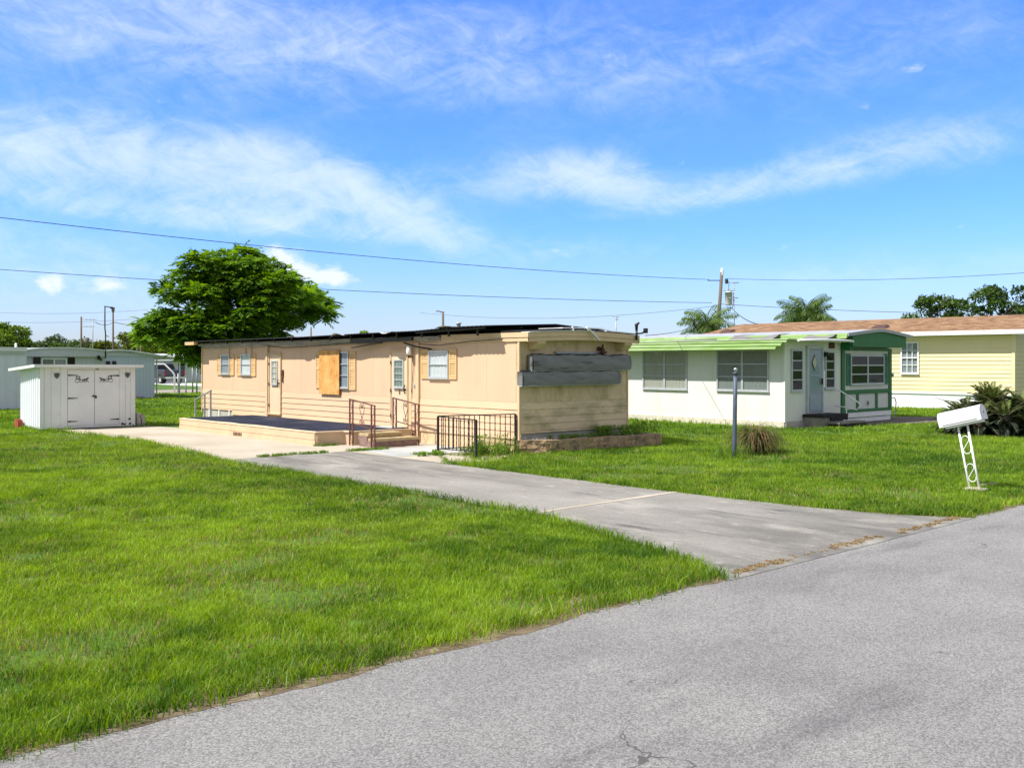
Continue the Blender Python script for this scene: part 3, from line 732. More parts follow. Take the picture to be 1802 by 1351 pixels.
# doors
def home_door(y0, y1, z0, z1, wy0, wy1, wz0, wz1, rows, back, knob_y):
    d = MB(); d.box(X0 - .022, X0 + .02, y0 + .045, y1 - .045, z0, z1 - .045); d = d.build('door', 'door_beige', home)
    f = MB(); f.box(X0 - .045, X0 + .02, y0, y0 + .043, z0, z1); f.box(X0 - .045, X0 + .02, y1 - .043, y1, z0, z1)
    f.box(X0 - .045, X0 + .02, y0 + .044, y1 - .044, z1 - .043, z1); f.box(X0 - .07, X0 + .02, y0, y1, z0 - .035, z0 - .002)
    f.box(X0 - .075, X0, y0 - .03, y1 + .03, z1 + .002, z1 + .03)
    f.build('door_frame', 'beige_trim', d)
    w = window(home, 'x', X0 - .022, -1, wy0, wy1, wz0, wz1, 1, rows, frame='aluminium', fw=.035, back=back, glass='glass', name='door_window', bar=.026, d=.03)
    w.parent = d
    for ch in list(w.children): ch.parent = d
    k = MB(); k.tube([(X0 - .02, knob_y, z0 + .92), (X0 - .075, knob_y, z0 + .92)], [.02, .03], 10)
    k.tube([(X0 - .06, knob_y - .0, z0 + 1.04), (X0 - .085, knob_y, z0 + .98), (X0 - .085, knob_y, z0 + .88), (X0 - .05, knob_y, z0 + .82)], .016, 6)
    k.build('door_handle', 'black_plastic', d)
    h = MB()
    for z in (z0 + .2, z0 + .85, z1 - .35): h.tube([(X0 - .05, y1 - .044, z), (X0 - .05, y1 - .044, z + .09)], .013, 6)
    build_each(h, 'hinge', 'brown_dark', d)
    return d
d1 = home_door(26.50, 27.26, .45, 2.27, 26.70, 27.06, 1.33, 2.06, 4, 'curtain_cream', 26.60)
d2 = home_door(19.98, 20.76, .39, 2.31, 20.16, 20.58, 1.36, 2.08, 4, 'cloth_green', 20.07)
b = MB()     # brass number on the near door: two stacked digits
def digit(b, segs, y, z, w=.035, h=.07, x=X0 - .026, t=.012):
    S = {'a': ((0, 1), (1, 1)), 'b': ((1, 1), (1, .5)), 'c': ((1, .5), (1, 0)), 'd': ((0, 0), (1, 0)), 'e': ((0, 0), (0, .5)), 'f': ((0, .5), (0, 1)), 'g': ((0, .5), (1, .5))}
    for s in segs:
        (u0, v0), (u1, v1) = S[s]
        b.beam((x, y - u0 * w, z + v0 * h), (x, y - u1 * w, z + v1 * h), t, t)
digit(b, 'acdfg', 20.36, 1.285); digit(b, 'abcdefg', 20.36, 1.195)
b.build('door_number', 'brass', d2)
b = MB(); b.lathe([(0, 0), (.05, 0), (.055, .02), (.04, .03)], (14.40, 19.80, 2.16), 12); b.tube([(14.52, 19.80, 2.14), (14.40, 19.80, 2.13), (14.40, 19.80, 2.17)], .018, 6)
wl = b.build('wall_lamp', 'brown_dark', home)
b = MB(); b.lathe([(.04, 0), (.062, .02), (.07, .10), (.055, .21), (.035, .235), (0, .24)], (14.40, 19.80, 2.19), 14); b.build('lamp_shade', 'lamp_white', wl)
b = MB(); b.tube([(14.50, 19.80, 2.12), (14.505, 19.74, 1.9), (14.51, 19.80, 1.55), (14.50, 19.84, 1.25)], .006, 5)
b.tube([(14.42, 27.25, 2.52), (14.43, 26.2, 2.44), (14.43, 25.0, 2.46), (14.42, 23.0, 2.52), (14.41, 21.5, 2.53)], .009, 5)
b.tube([(14.42, 19.4, 2.46), (14.44, 18.6, 2.42), (14.44, 17.4, 2.50), (14.45, 16.3, 2.53)], .010, 5)
for y, l in ((29.9, .38), (28.75, .3), (28.35, .3)): b.tube([(14.49, y, 2.5), (14.50, y + .02, 2.5 - l * .5), (14.50, y - .02, 2.5 - l)], .009, 5)
build_each(b, 'loose_cable', 'cable', home)
b = MB(); b.box(X0 - .07, X0 + .01, 27.28, 27.40, .40, 2.56); b.box(X0 - .035, X0 + .01, 27.42, 27.48, .4, 2.56)
b.box(X0 - .05, X0 + .01, 19.51, 19.63, .05, 2.50); b.box(X0 - .02, X0 + .01, 19.84, 19.97, .39, 2.45)
build_each(b, 'wall_batten', 'beige_trim', home)
b = MB(); b.box(X0 - .04, X0, 26.37, 26.46, 1.60, 1.78); b.box(X0 - .03, X0, 26.39, 26.44, 1.40, 1.59); b.build('door_bell_box', 'brown_dark', home)
b = MB(); b.box(X0 - .012, X0, 19.68, 19.75, 1.36, 1.46); b.tube([(X0 - .01, 19.715, 1.41), (X0 - .03, 19.715, 1.41)], .018, 8); b.build('outlet_cover', 'galv', home)
b = MB(); b.tube([(18.05, 15.46, 2.55), (18.05, 15.46, 2.80)], .028, 8); b.tube([(18.05, 15.46, 2.78), (18.02, 15.44, 2.92), (18.08, 15.40, 2.97)], [.03, .045, .02], 8)
b.tube([(18.06, 15.46, 2.70), (18.25, 15.44, 2.72), (18.33, 15.42, 2.80)], .02, 6); b.box(18.30, 18.38, 15.38, 15.46, 2.72, 2.84)
b.build('service_head', 'black_plastic', home)
b = MB(); b.lathe([(.05, 0), (.05, .12), (.07, .13), (.07, .16), (0, .17)], (15.6, 19.3, 2.86), 10); b.build('roof_vent', 'roof_metal', home)

# ------------------------------------------------------------------ deck, steps, rails
deck = empty('deck', (13.3, 24.2, 0), 'low beige deck with dark worn carpet against the long home', 'deck')
poly = [(12.05, 28.2), (12.05, 20.35), (12.75, 20.22), (12.85, 19.92), (14.46, 19.72), (14.46, 28.2)]
def inset(pts, d):
    cx_, cy_ = 13.2, 24; return [(x + (d if x < cx_ else -d * .2), y + (d if y < cy_ else -d)) for x, y in pts]
b = MB(); b.prism(inset(poly, .03), 'z', .0, .315); b.build('deck_side', 'deck_board', deck)
b = MB(); b.box(12.055, 12.078, 20.40, 28.17, .15, .30); b.box(12.052, 12.076, 20.38, 28.18, .004, .14); b.box(12.10, 12.8, 20.352, 20.376, .15, .30); b.box(12.10, 12.8, 20.35, 20.375, .004, .14)
b.build('fascia_board', 'deck_board', deck)
b = MB(); b.prism(poly, 'z', .317, .345); b.build('deck_edge', 'deck_cap', deck)
rs = random.Random(3); ins = [(12.20, 28.1), (12.20, 27.0), (12.16, 26.0), (12.24, 25.2), (12.15, 24.4), (12.26, 23.8), (12.22, 23.1), (12.14, 22.4), (12.13, 21.2), (12.16, 20.46), (12.86, 20.34), (12.93, 20.04), (14.40, 19.84), (14.40, 28.1)]
b = MB(); b.prism(ins, 'z', .347, .356); b.build('carpet', 'carpet', deck)
b = MB()
for i in range(6): b.box(12.040, 12.051, 24.16 + i * .085, 24.20 + i * .085, .03, .12)
build_each(b, 'vent_slot', 'brown_dark', deck)
b = MB(); b.box(14.0, 14.45, 20.0, 20.75, .358, .374); b.build('door_mat', 'slab_pale', deck)

steps = empty('porch_steps', (13.4, 19.3, 0), 'two tan concrete block steps up to the deck', 'steps')
b = MB(); b.box(12.84, 14.02, 18.93, 19.32, .0, .15); b.box(12.86, 13.80, 19.34, 19.62, .0, .22); b.build('riser', 'split_block', steps)
b = MB(); b.box(12.82, 14.05, 18.90, 19.335, .152, .215); b.build('tread', 'concrete_step', steps)
b = MB(); b.box(12.82, 13.82, 19.25, 19.66, .262, .325); b.box(12.835, 13.815, 19.27, 19.63, .217, .260); b.build('tread', 'concrete_step', steps)
b = MB(); b.box(12.80, 12.838, 18.93, 19.60, .0, .15); b.box(12.80, 12.838, 19.27, 19.64, .152, .26)
b.build('side_block', 'split_block', steps)

def spiral(cx_, cz, r0, r1, a0, a1, n=18):
    return [(cx_ + (r0 + (r1 - r0) * i / n) * math.cos(a0 + (a1 - a0) * i / n), cz + (r0 + (r1 - r0) * i / n) * math.sin(a0 + (a1 - a0) * i / n)) for i in range(n + 1)]
def scroll_rail(name, x, ya, yb, za, zb, zlow, label, feet, group):
    """wrought iron hand rail: two double posts, sloping rails, scroll work between"""
    t = empty(name, (x, (ya + yb) / 2, 0), label, 'handrail', group)
    Y = lambda s: ya + (yb - ya) * s
    Z = lambda s: za + (zb - za) * s
    L_ = abs(ya - yb); e = .155 / L_
    for s, ft in ((.015, feet[0]), (e, feet[0]), (1 - e, feet[1]), (.985, feet[1])):
        b = MB(); b.box(x - .014, x + .014, Y(s) - .014, Y(s) + .014, ft, Z(s) - .012); b.build('post', 'rust_iron', t)
    b = MB(); b.beam((x, Y(0), za), (x, Y(1), zb), .036, .026); b.build('top_rail', 'rust_iron', t)
    b = MB(); b.beam((x, Y(e), Z(e) - zlow), (x, Y(1 - e), Z(1 - e) - zlow), .022, .022); b.build('bottom_rail', 'rust_iron', t)
    b = MB(); m = .5; sc = .98
    def P(u, w): # u across (m), w up from the bottom rail
        s = m + u / L_; return (x, Y(s), Z(s) - zlow + .012 + w)
    h = zlow - .03
    for sgn in (-1, 1):
        hp = [(.004, .30), (.028, .42), (.062, .56), (.092, .70), (.098, .82), (.082, .92), (.052, .965), (.024, .93), (.014, .84), (.030, .77), (.050, .80), (.044, .87)]
        b.tube([P(sgn * u, w * h) for u, w in hp], .0075, 5)
        bp_ = [(.004, .31), (.006, .18), (.024, .06), (.058, .015), (.092, .07), (.096, .17), (.070, .23), (.046, .18), (.056, .11)]
        b.tube([P(sgn * u, w * h) for u, w in bp_], .0075, 5)
    for s0, ft in ((e / 2 + .008, feet[0]), (1 - e / 2 - .008, feet[1])):      # little S scrolls between each pair of posts
        zt = Z(s0) - .03; k = 0; z = ft + .05
        while z < zt - .16:
            f = 1 if k % 2 else -1
            pts = [(x, Y(s0) + f * .045 * math.sin(2 * math.pi * q / 14) * (.6 + .4 * q / 14), z + .2 * q / 14) for q in range(15)]
            b.tube(pts, .006, 5); z += .21; k += 1
    build_each(b, 'scroll', 'rust_iron', t)
    return t
scroll_rail('handrail', 12.79, 20.02, 18.92, 1.12, .99, .56, 'rusty scrollwork handrail on the open left side of the porch steps', (.0, .0), 'rusty handrails of the porch steps')
scroll_rail('handrail', 14.06, 20.02, 18.92, 1.12, .98, .56, 'rusty scrollwork handrail between the porch steps and the beige wall', (.345, .0), 'rusty handrails of the porch steps')

gr = empty('handrail', (13.1, 28.8, 0), 'plain grey metal handrail at the far end of the deck', 'handrail')
for y, z in ((28.30, 1.13), (28.72, 1.0), (29.38, .82)):
    b = MB(); b.box(13.07, 13.115, y - .022, y + .022, 0, z); b.build('post', 'galv', gr)
b = MB(); b.beam((13.09, 28.25, 1.15), (13.09, 29.40, .83), .05, .03); b.build('top_rail', 'galv', gr)

ir = empty('iron_railing', (13.4, 16.2, 0), 'black iron picket railing bent round the corner of the weedy bed', 'railing')
A = Vector((13.0, 16.8, 0)); B_ = Vector((12.98, 15.48, 0)); C_ = Vector((14.47, 15.90, 0))
for p, z in ((A, .83), (B_, .81), (C_, .86)):
    b = MB(); b.box(p.x - .02, p.x + .02, p.y - .02, p.y + .02, 0, z); b.build('post', 'iron_black', ir)
for p, q, z0, z1, n, lw in ((A, B_, .825, .805, 10, .085), (A, C_, .835, .86, 15, .0)):
    u = Vector((0, 0, 1)); b = MB(); b.beam(p + u * z0, q + u * z1, .032, .024); b.build('top_rail', 'iron_black', ir)
    b = MB(); b.beam(p + u * .12, q + u * (.16 if lw else .18), .028, .018); b.build('bottom_rail', 'iron_black', ir)
    for i in range(1, n):
        s = i / n; w = p.lerp(q, s); zt = z0 + (z1 - z0) * s
        b = MB(); m = 12; pts = [w + u * (.12 + (zt - .13) * k / m) for k in range(m + 1)]
        b.tube(pts, [.0085 + .0035 * (k % 2) for k in range(m + 1)], 4, smooth=False); b.build('picket', 'iron_black', ir)

# planter of split blocks round the end of the home
pl = empty('planter', (16.5, 15.45, 0), 'raised planter bed edged with tan split face blocks', 'planter')
def block_row(pts, z0, z1, L_=.40, th=.18, seed=1, off=0.):
    b = MB(); rs = random.Random(seed)
    for p, q in zip(pts[:-1], pts[1:]):
        p = Vector((*p, 0)); q = Vector((*q, 0)); d = (q - p); ln = d.length; d.normalize(); nx = Vector((-d.y, d.x, 0))
        s = -off
        while s < ln:
            a = max(0, s) + .004; e = min(ln, s + L_) - .004
            if e - a > .05:
                j = rs.uniform(-.012, .012); zt = z1 + rs.uniform(-.008, .006)
                m = 4; 
                f0 = [p + d * (a + (e - a) * i / m) - nx * (j + rs.uniform(-.012, .012)) for i in range(m + 1)]
                f1 = [v - nx * rs.uniform(-.015, .012) for v in f0]
                bk = [p + d * (a + (e - a) * i / m) + nx * th for i in range(m + 1)]
                vs = [tuple(v + Vector((0, 0, z0))) for v in f0] + [tuple(v + Vector((0, 0, zt))) for v in f1] + [tuple(v + Vector((0, 0, z0))) for v in bk] + [tuple(v + Vector((0, 0, zt))) for v in bk]
                n = m + 1; fs = []
                for i in range(m):
                    fs += [(i, i + 1, n + i + 1, n + i), (n + i, n + i + 1, 3 * n + i + 1, 3 * n + i), (2 * n + i + 1, 2 * n + i, 3 * n + i, 3 * n + i + 1)]
                fs += [(0, n, 3 * n, 2 * n), (m, 2 * n + m, 3 * n + m, n + m)]
                b.add(vs, fs)
            s += L_
    return b
front = [(14.42, 15.80), (15.02, 15.36), (18.42, 14.96)]
block_row(front, .0, .10, seed=1).build('block_course', 'planter_stone', pl)
block_row(front, .102, .20, seed=2, off=.2).build('block_course', 'planter_stone', pl)
block_row(front, .202, .285, seed=3).build('cap_course', 'planter_stone', pl)
b = MB(); b.prism([(14.60, 15.78), (15.1, 15.52), (18.40, 15.14), (18.42, 15.74), (18.0, 15.83)], 'z', 0, .235); b.build('soil', 'planter_soil', pl)
block_row([(18.42, 14.97), (18.46, 15.80)], 0, .28, seed=5).build('block_course', 'planter_stone', pl)
# ------------------------------------------------------------------ white shed
shed = empty('shed', (10.25, 31.4, 0), 'small white metal shed with double doors and black strap hinges', 'shed')
SX0, SX1, SY0, SY1 = 8.82, 11.62, 30.50, 32.42
def corr_wall(b, y0, y1, x, z0, zt0, zt1, period=.215, depth=.03, sg=-1):
    """ribbed sheet along y at plane x, sloping top"""
    pts = []; y = y0; ph = [(0, 0), (.45, 0), (.55, 1), (.9, 1), (1, 0)]
    while y < y1 - 1e-6:
        for f, h in ph[:-1]:
            yy = y + f * period
            if yy < y1: pts.append((yy, x + sg * h * depth))
        y += period
    pts.append((y1, x))
    vs = []
    for yy, xx in pts:
        zt = zt0 + (zt1 - zt0) * (yy - y0) / (y1 - y0); vs += [(xx, yy, z0), (xx, yy, zt)]
    b.add(vs, [(2 * i, 2 * i + 2, 2 * i + 3, 2 * i + 1) for i in range(len(pts) - 1)])
b = MB(); corr_wall(b, SY0 + .02, SY1, SX0, .02, 1.86, 1.74); b.box(SX0 + .02, SX1 - .02, SY1 - .03, SY1, .02, 1.74); b.box(SX1 - .03, SX1, SY0 + .05, SY1 - .04, .02, 1.8)
b.build('side_wall', 'shed_side', shed, fix=False)
b = MB()
for i, (x0, x1) in enumerate(((8.82, 8.93), (8.945, 9.12), (9.135, 9.40), (9.41, 9.585), (11.13, 11.30), (11.315, 11.46), (11.475, 11.62))):
    b.box(x0, x1, SY0 - .008 - .006 * (i % 2), SY0 + .03, .03, 1.87)
b.box(8.83, 11.61, SY0 + .005, SY0 + .04, .03, 1.86); b.box(9.45, 11.25, SY0 - .022, SY0 + .004, 1.80, 1.87)
b.box(9.40, 9.47, SY0 - .024, SY0, .03, 1.87)
b.box(9.47, 10.36, SY0 - .028, SY0 + .004, .03, .085); b.box(10.37, 11.13, SY0 - .020, SY0 + .004, .03, .075)
b.build('front_wall', 'shed_front', shed)
b = MB(); b.hexa([(8.60, 30.26, 1.87), (11.80, 30.26, 1.85), (11.74, 32.62, 1.72), (8.52, 32.62, 1.74), (8.60, 30.26, 1.95), (11.80, 30.26, 1.93), (11.74, 32.62, 1.80), (8.52, 32.62, 1.82)])
b.build('roof', 'roof_white', shed)
def buggy(b, xc, z, sg):
    """flat iron silhouette: a buggy drawn by a horse"""
    y = SY0 - .034
    ring = lambda cx_, cz, r: b.tube([(cx_ + r * math.cos(a * math.pi / 7), y, cz + r * math.sin(a * math.pi / 7)) for a in range(15)], .006, 4)
    ring(xc - sg * .135, z - .02, .058); ring(xc - sg * .02, z - .03, .040)
    bx = lambda u0, u1, w0, w1: b.box(*sorted((xc + sg * u0, xc + sg * u1)), y - .006, y + .006, z + w0, z + w1)
    bx(-.17, -.04, .02, .045); bx(-.16, -.145, .04, .10); bx(-.07, -.055, .04, .10); bx(-.175, -.045, .095, .115); bx(-.05, .05, .0, .014)
    b.prism([(xc + sg * u, z + w) for u, w in ((.04, .03), (.13, .035), (.17, .075), (.205, .06), (.20, .045), (.17, .03), (.15, -.005), (.06, -.005))], 'y', y - .006, y + .006)
    for u, v in ((.06, .04), (.075, .09), (.135, .12), (.15, .20)):
        b.beam((xc + sg * u, y, z), (xc + sg * v, y, z - .07), .012, .012)
for k, (x0, x1, sg) in enumerate(((9.60, 10.355, 1), (10.385, 11.11, -1))):
    b = MB(); b.box(x0, x1, SY0 - .030, SY0 + .004, .095, 1.775); dr = b.build('door', 'shed_front', shed)
    for z in ((1.62, .93, .235) if k == 0 else (1.60, .255)):
        xe = x0 if k == 0 else x1
        b = MB(); b.prism([(xe, z - .022), (xe + sg * .27, z - .007), (xe + sg * .285, z), (xe + sg * .27, z + .007), (xe, z + .022)], 'y', SY0 - .042, SY0 - .031)
        b.build('hinge', 'iron_black', dr)
    b = MB(); buggy(b, 10.0 if k == 0 else 10.72, 1.475, sg); b.build('ornament', 'iron_black', dr)
b = MB(); b.tube([(10.34, SY0 - .03, .985), (10.34, SY0 - .08, .985)], .025, 8); b.box(10.30, 10.42, SY0 - .045, SY0 - .031, .97, 1.0); b.box(10.385, 10.43, SY0 - .07, SY0 - .045, .915, .985)
b.build('padlock', 'iron_black', shed)
b = MB(); rs = random.Random(6)
for cx_, cz, r in ((11.22, .10, .05), (11.30, .085, .04), (11.44, .24, .04), (11.45, .09, .05), (11.55, .06, .03)):
    b.prism([(cx_ + r * rs.uniform(.5, 1.2) * math.cos(a), cz + r * rs.uniform(.4, 1.1) * math.sin(a)) for a in [i * math.pi / 4 for i in range(8)]], 'y', SY0 - .0185, SY0 - .0155)
build_each(b, 'rust_hole', 'iron_black', shed)
b = MB(); b.box(10.41, 10.50, SY0 - .04, SY0 - .022, 1.785, 1.805); b.build('latch', 'iron_black', shed)
for x in (9.29, 11.375):
    b = MB(); b.prism([(x - .075, 1.69), (x - .03, 1.675), (x, 1.70), (x + .03, 1.675), (x + .075, 1.69), (x + .065, 1.60), (x + .03, 1.55), (x, 1.525), (x - .03, 1.55), (x - .065, 1.60)], 'y', SY0 - .04, SY0 - .012)
    b.prism([(x - .04, 1.66), (x, 1.63), (x + .04, 1.66), (x + .012, 1.57), (x - .012, 1.57)], 'y', SY0 - .055, SY0 - .041)
    b.build('shield_plaque', 'pewter', shed)
rb = MB(); rb.box(8.60, 8.74, 32.02, 32.24, 0, .27); rb.box(8.602, 8.738, 31.90, 32.01, 0, .24)
tag(rb.build('brick_stack', 'red_block'), 'dull red bricks standing at the outer corner of the white shed', 'bricks')
b = MB(); rs = random.Random(8)
for i in range(5):
    for j in range(2): b.box(11.68 + j * .14 + rs.uniform(0, .03), 11.80 + j * .14, 30.52 + rs.uniform(-.03, .03), 30.78, i * .085, i * .085 + .08 if not (i == 4 and j) else i * .085 + .02)
tag(b.build('paver_stack', 'block_grey'), 'weathered pile of pavers leaning beside the white shed', 'pavers')

# ------------------------------------------------------------------ homes on the left
ha = empty('mobile_home', (14.3, 50, 0), 'blue grey mobile home with a shallow arched gable behind the white shed', 'mobile home', None)
def arc(x, xc, hw, ze, zp): return ze + (zp - ze) * (1 - ((x - xc) / hw) ** 2)
b = MB(); b.box(12.55, 16.12, 46.0, 60, .0, 2.36); b.build('wall', 'bluegrey_siding', ha)
xa = [12.48 + 3.72 * i / 14 for i in range(15)]
b = MB(); b.prism([(x, arc(x, 14.34, 1.86, 2.54, 2.67)) for x in xa] + [(16.20, 2.27), (12.48, 2.27)], 'y', 45.86, 45.98); b.build('gable', 'bluegrey_fascia', ha)
b = MB(); b.prism([(x, arc(x, 14.34, 1.9, 2.56, 2.70)) for x in xa] + [(x, arc(x, 14.34, 1.9, 2.5, 2.63)) for x in reversed(xa)], 'y', 45.82, 60.2); b.build('roof', 'roof_white', ha)
window(ha, 'y', 46.0, -1, 13.36, 14.44, 1.10, 2.20, 2, 2, frame='white_clean', back='blind_sage', fw=.06)
for x0, x1 in ((13.02, 13.32), (14.48, 14.78)):
    b = MB(); b.box(x0, x1, 45.95, 45.995, 1.1, 2.235); b.build('shutter', 'truck_dark', ha)
b = MB(); b.lathe([(.05, 0), (.06, .02), (.045, .28), (.0, .28)], (13.1, 45.9 + 3, 2.63), 10); b.build('roof_vent', 'roof_white', ha)
b = MB(); b.box(12.47, 12.56, 45.84, 45.94, 0, 2.55); b.build('downpipe', 'white_clean', ha)
b = MB(); b.box(15.72, 15.84, 45.78, 45.85, 2.14, 2.32); b.tube([(15.78, 45.83, 2.2), (15.9, 45.75, 2.12)], .05, 8); b.build('flood_lamp', 'truck_dark', ha)
b = MB(); b.tube([(16.1, 45.84, 2.2), (16.1, 45.84, 3.3), (16.07, 45.84, 3.6), (16.07, 45.84, 4.62)], .028, 6); b.tube([(16.07, 45.84, 4.60), (16.28, 45.80, 4.56), (16.32, 45.80, 4.55)], .022, 6)
b.tube([(16.30, 45.80, 4.55), (16.42, 45.78, 4.53)], [.05, .04], 6); b.tube([(16.1, 45.84, 3.25), (16.25, 45.84, 3.2)], .015, 5)
tag(b.build('mast', 'iron_black'), 'thin dark mast with a short arm rising from the blue grey gable', 'mast')
an = empty('sunroom', (11.5, 46, 0), 'pale blue sheet metal side room under a flat white roof edge', 'side room')
b = MB(); n = 10
b.add([(8.0, 44.9, 0), (12.46, 44.9, 0), (12.46, 58, 0), (8.0, 58, 0), (8.0, 44.9, 2.42), (12.46, 44.9, 2.42), (12.46, 58, 2.42), (8.0, 58, 2.42)], [(0, 1, 5, 4), (1, 2, 6, 5), (2, 3, 7, 6), (3, 0, 4, 7)])
for i in range(12): b.box(8.0 + i * .4, 8.03 + i * .4, 44.87, 44.899, 0, 2.36)
b.build('wall', 'bluegrey_sheet', an)
b = MB(); b.box(7.8, 12.44, 44.78, 58, 2.48, 2.66); b.build('roof', 'roof_white', an)
b = MB(); b.box(7.8, 12.40, 44.84, 44.868, 2.37, 2.475); b.build('fascia', 'bluegrey_fascia', an)

hb = empty('mobile_home', (20, 58, 0), 'teal grey ribbed mobile home whose roof runs on as a carport over the parked truck view', 'mobile home')
hb['label'] = 'teal grey ribbed mobile home whose roof runs on into an open carport'
b = MB(); b.box(18.0, 21.66, 54, 68 - 7, .02, 2.36); b.build('wall', 'bluegrey_siding_b', hb)
b = MB()
xb = [17.9, 18.7, 19.55, 20.3, 21.0, 21.8, 22.6, 23.3]; zb = [2.56, 2.68, 2.72, 2.68, 2.58, 2.45, 2.34, 2.24]
b.prism(list(zip(xb, zb)) + [(x, z - .07) for x, z in zip(xb[::-1], zb[::-1])], 'y', 53.7, 61.2); b.build('roof', 'roof_white', hb)
b = MB(); b.prism([(18.0, 2.36), (21.66, 2.36), (21.66, 2.42), (20.9, 2.53), (19.5, 2.64), (18.7, 2.61), (18.0, 2.50)], 'y', 53.94, 53.99); b.build('gable', 'bluegrey_fascia', hb)
b = MB(); b.box(18.0, 21.7, 53.93, 53.985, -.02, .06); b.build('base_rail', 'white_clean', hb)
b = MB(); b.box(18.0, 21.60, 54.02, 54.2, -.25, .02); b.build('foundation', 'rubble', hb)
for x0, x1 in ((18.98, 19.18), (19.32, 19.52)):
    b = MB(); b.box(x0, x1, 53.94, 53.995, 1.4, 2.08); b.build('shutter', 'truck_dark', hb)
for y in (54.2, 57.5, 61.0):
    b = MB(); b.tube([(23.2, y, 0), (23.2, y, 2.2)], .035, 6); b.build('carport_post', 'white_clean', hb)
b = MB(); rs = random.Random(2)
for i in range(26):
    x = 20.0 + rs.random() * 1.75; y = 53.2 + rs.random() * .7; r = .06 + rs.random() * .08
    b.lathe([(0, 0), (r, .02), (r * .9, r * .7), (0, r * 1.1)], (x, y, 0), 7, False)
tag(b.build('rubble', 'rubble'), kind='stuff')
fr = MB(); fr.tube([(24.6, 64.5, 0), (24.6, 64.5, 1.3), (25.0, 64.4, 1.75), (25.6, 64.2, 1.9), (26.3, 63.9, 1.9), (26.75, 63.6, 1.36), (26.85, 63.55, 1.2), (26.85, 63.55, 0)], .055, 8)
tag(fr.build('pipe_frame', 'white_clean'), 'bent white pipe frame standing in front of the grey truck', 'pipe frame')
for i, (x, y, h, lb) in enumerate(((26.7, 62.6, 1.25, 'short slim grey post beside the white pipe frame'), (27.1, 62.3, .95, 'shortest slim grey post in front of the truck bumper'),
                               (26.9, 60.8, 2.0, 'tall slim grey post in front of the white house, nearer the truck'), (26.6, 59.5, 2.0, 'tall slim grey post just left of the beige home'))):
    b = MB(); b.tube([(x, y, 0), (x, y, h)], .05, 6); b.lathe([(.05, 0), (.055, .02), (0, .05)], (x, y, h), 6)
    tag(b.build('post', 'galv'), lb.replace(' left of', ' beside'), 'post', 'slim grey posts by the far road')

# far white house, truck
fh = empty('house', (43, 99, 0), 'far white house with a low roof beyond the parked grey truck', 'house')
b = MB(); b.box(38.0, 52, 98.6, 106, 0, 2.35); b.build('wall', 'white_clean', fh)
b = MB(); b.prism([(96.9, 2.15), (96.9, 2.27), (99, 2.55), (103, 2.95), (107, 2.4), (107, 2.3)], 'x', 37.2, 52.6); b.build('roof', 'roof_white', fh)
for x in (39.2, 40.6): 
    b = MB(); b.box(x, x + .5, 98.3, 98.58, 0, 2.15); b.build('porch_post', 'bluegrey_fascia', fh)
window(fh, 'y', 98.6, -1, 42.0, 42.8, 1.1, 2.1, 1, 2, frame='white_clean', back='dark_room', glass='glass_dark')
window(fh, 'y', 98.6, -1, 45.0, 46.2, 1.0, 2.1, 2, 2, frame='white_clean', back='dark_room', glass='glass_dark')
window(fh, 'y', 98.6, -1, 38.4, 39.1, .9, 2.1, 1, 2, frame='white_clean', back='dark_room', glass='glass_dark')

tr = empty('pickup_truck', (37.75, 92.1, 0), 'dark grey pickup truck parked with its tailgate towards us', 'pickup truck')
tx0, tx1, ty0, ty1 = 36.75, 38.75, 89.3, 95.0
def shell(b, secs):
    """loft of rounded rectangles: secs = (y, half width bottom, half width top, z0, z1)"""
    xc = (tx0 + tx1) / 2; vs = []; n = 8
    for y, wb, wt, z0, z1 in secs:
        c = .08
        vs += [(xc - wb + c, y, z0), (xc + wb - c, y, z0), (xc + wb, y, z0 + c), (xc + wt, y, z1 - c), (xc + wt - c, y, z1), (xc - wt + c, y, z1), (xc - wt, y, z1 - c), (xc - wb, y, z0 + c)]
    fs = [(i * n + k, i * n + (k + 1) % n, (i + 1) * n + (k + 1) % n, (i + 1) * n + k) for i in range(len(secs) - 1) for k in range(n)]
    fs += [tuple(range(n))[::-1], tuple((len(secs) - 1) * n + k for k in range(n))]
    b.add(vs, fs)
b = MB(); shell(b, [(89.35, .97, .96, .55, 1.32), (89.9, 1.0, .98, .45, 1.34), (91.4, 1.0, .98, .42, 1.36), (93.8, 1.0, .97, .42, 1.34), (94.8, .97, .92, .45, 1.22), (95.0, .88, .84, .5, 1.1)])
b.build('body', 'truck_paint', tr)
b = MB(); shell(b, [(91.35, .93, .74, 1.30, 1.88), (91.6, .95, .76, 1.30, 1.94), (93.0, .95, .76, 1.30, 1.94), (93.9, .95, .66, 1.25, 1.36)]); b.build('cab', 'truck_paint', tr)
b = MB(); xc = 37.75
b.hexa([(xc - .76, 91.30, 1.42), (xc + .76, 91.30, 1.42), (xc + .76, 91.345, 1.42), (xc - .76, 91.345, 1.42), (xc - .66, 91.36, 1.83), (xc + .66, 91.36, 1.83), (xc + .66, 91.40, 1.83), (xc - .66, 91.40, 1.83)])
b.build('rear_window', 'truck_dark', tr)
b = MB(); b.hexa([(36.795, 91.7, 1.40), (36.795, 93.3, 1.40), (36.83, 93.3, 1.40), (36.83, 91.7, 1.40), (36.95, 91.75, 1.82), (36.95, 93.0, 1.82), (36.98, 93.0, 1.82), (36.98, 91.75, 1.82)]); b.build('side_window', 'truck_dark', tr)
b = MB(); b.box(36.95, 38.55, 89.32, 89.36, .72, 1.27); b.box(37.5, 38.0, 89.29, 89.318, 1.02, 1.10); b.build('tailgate', 'truck_paint', tr)
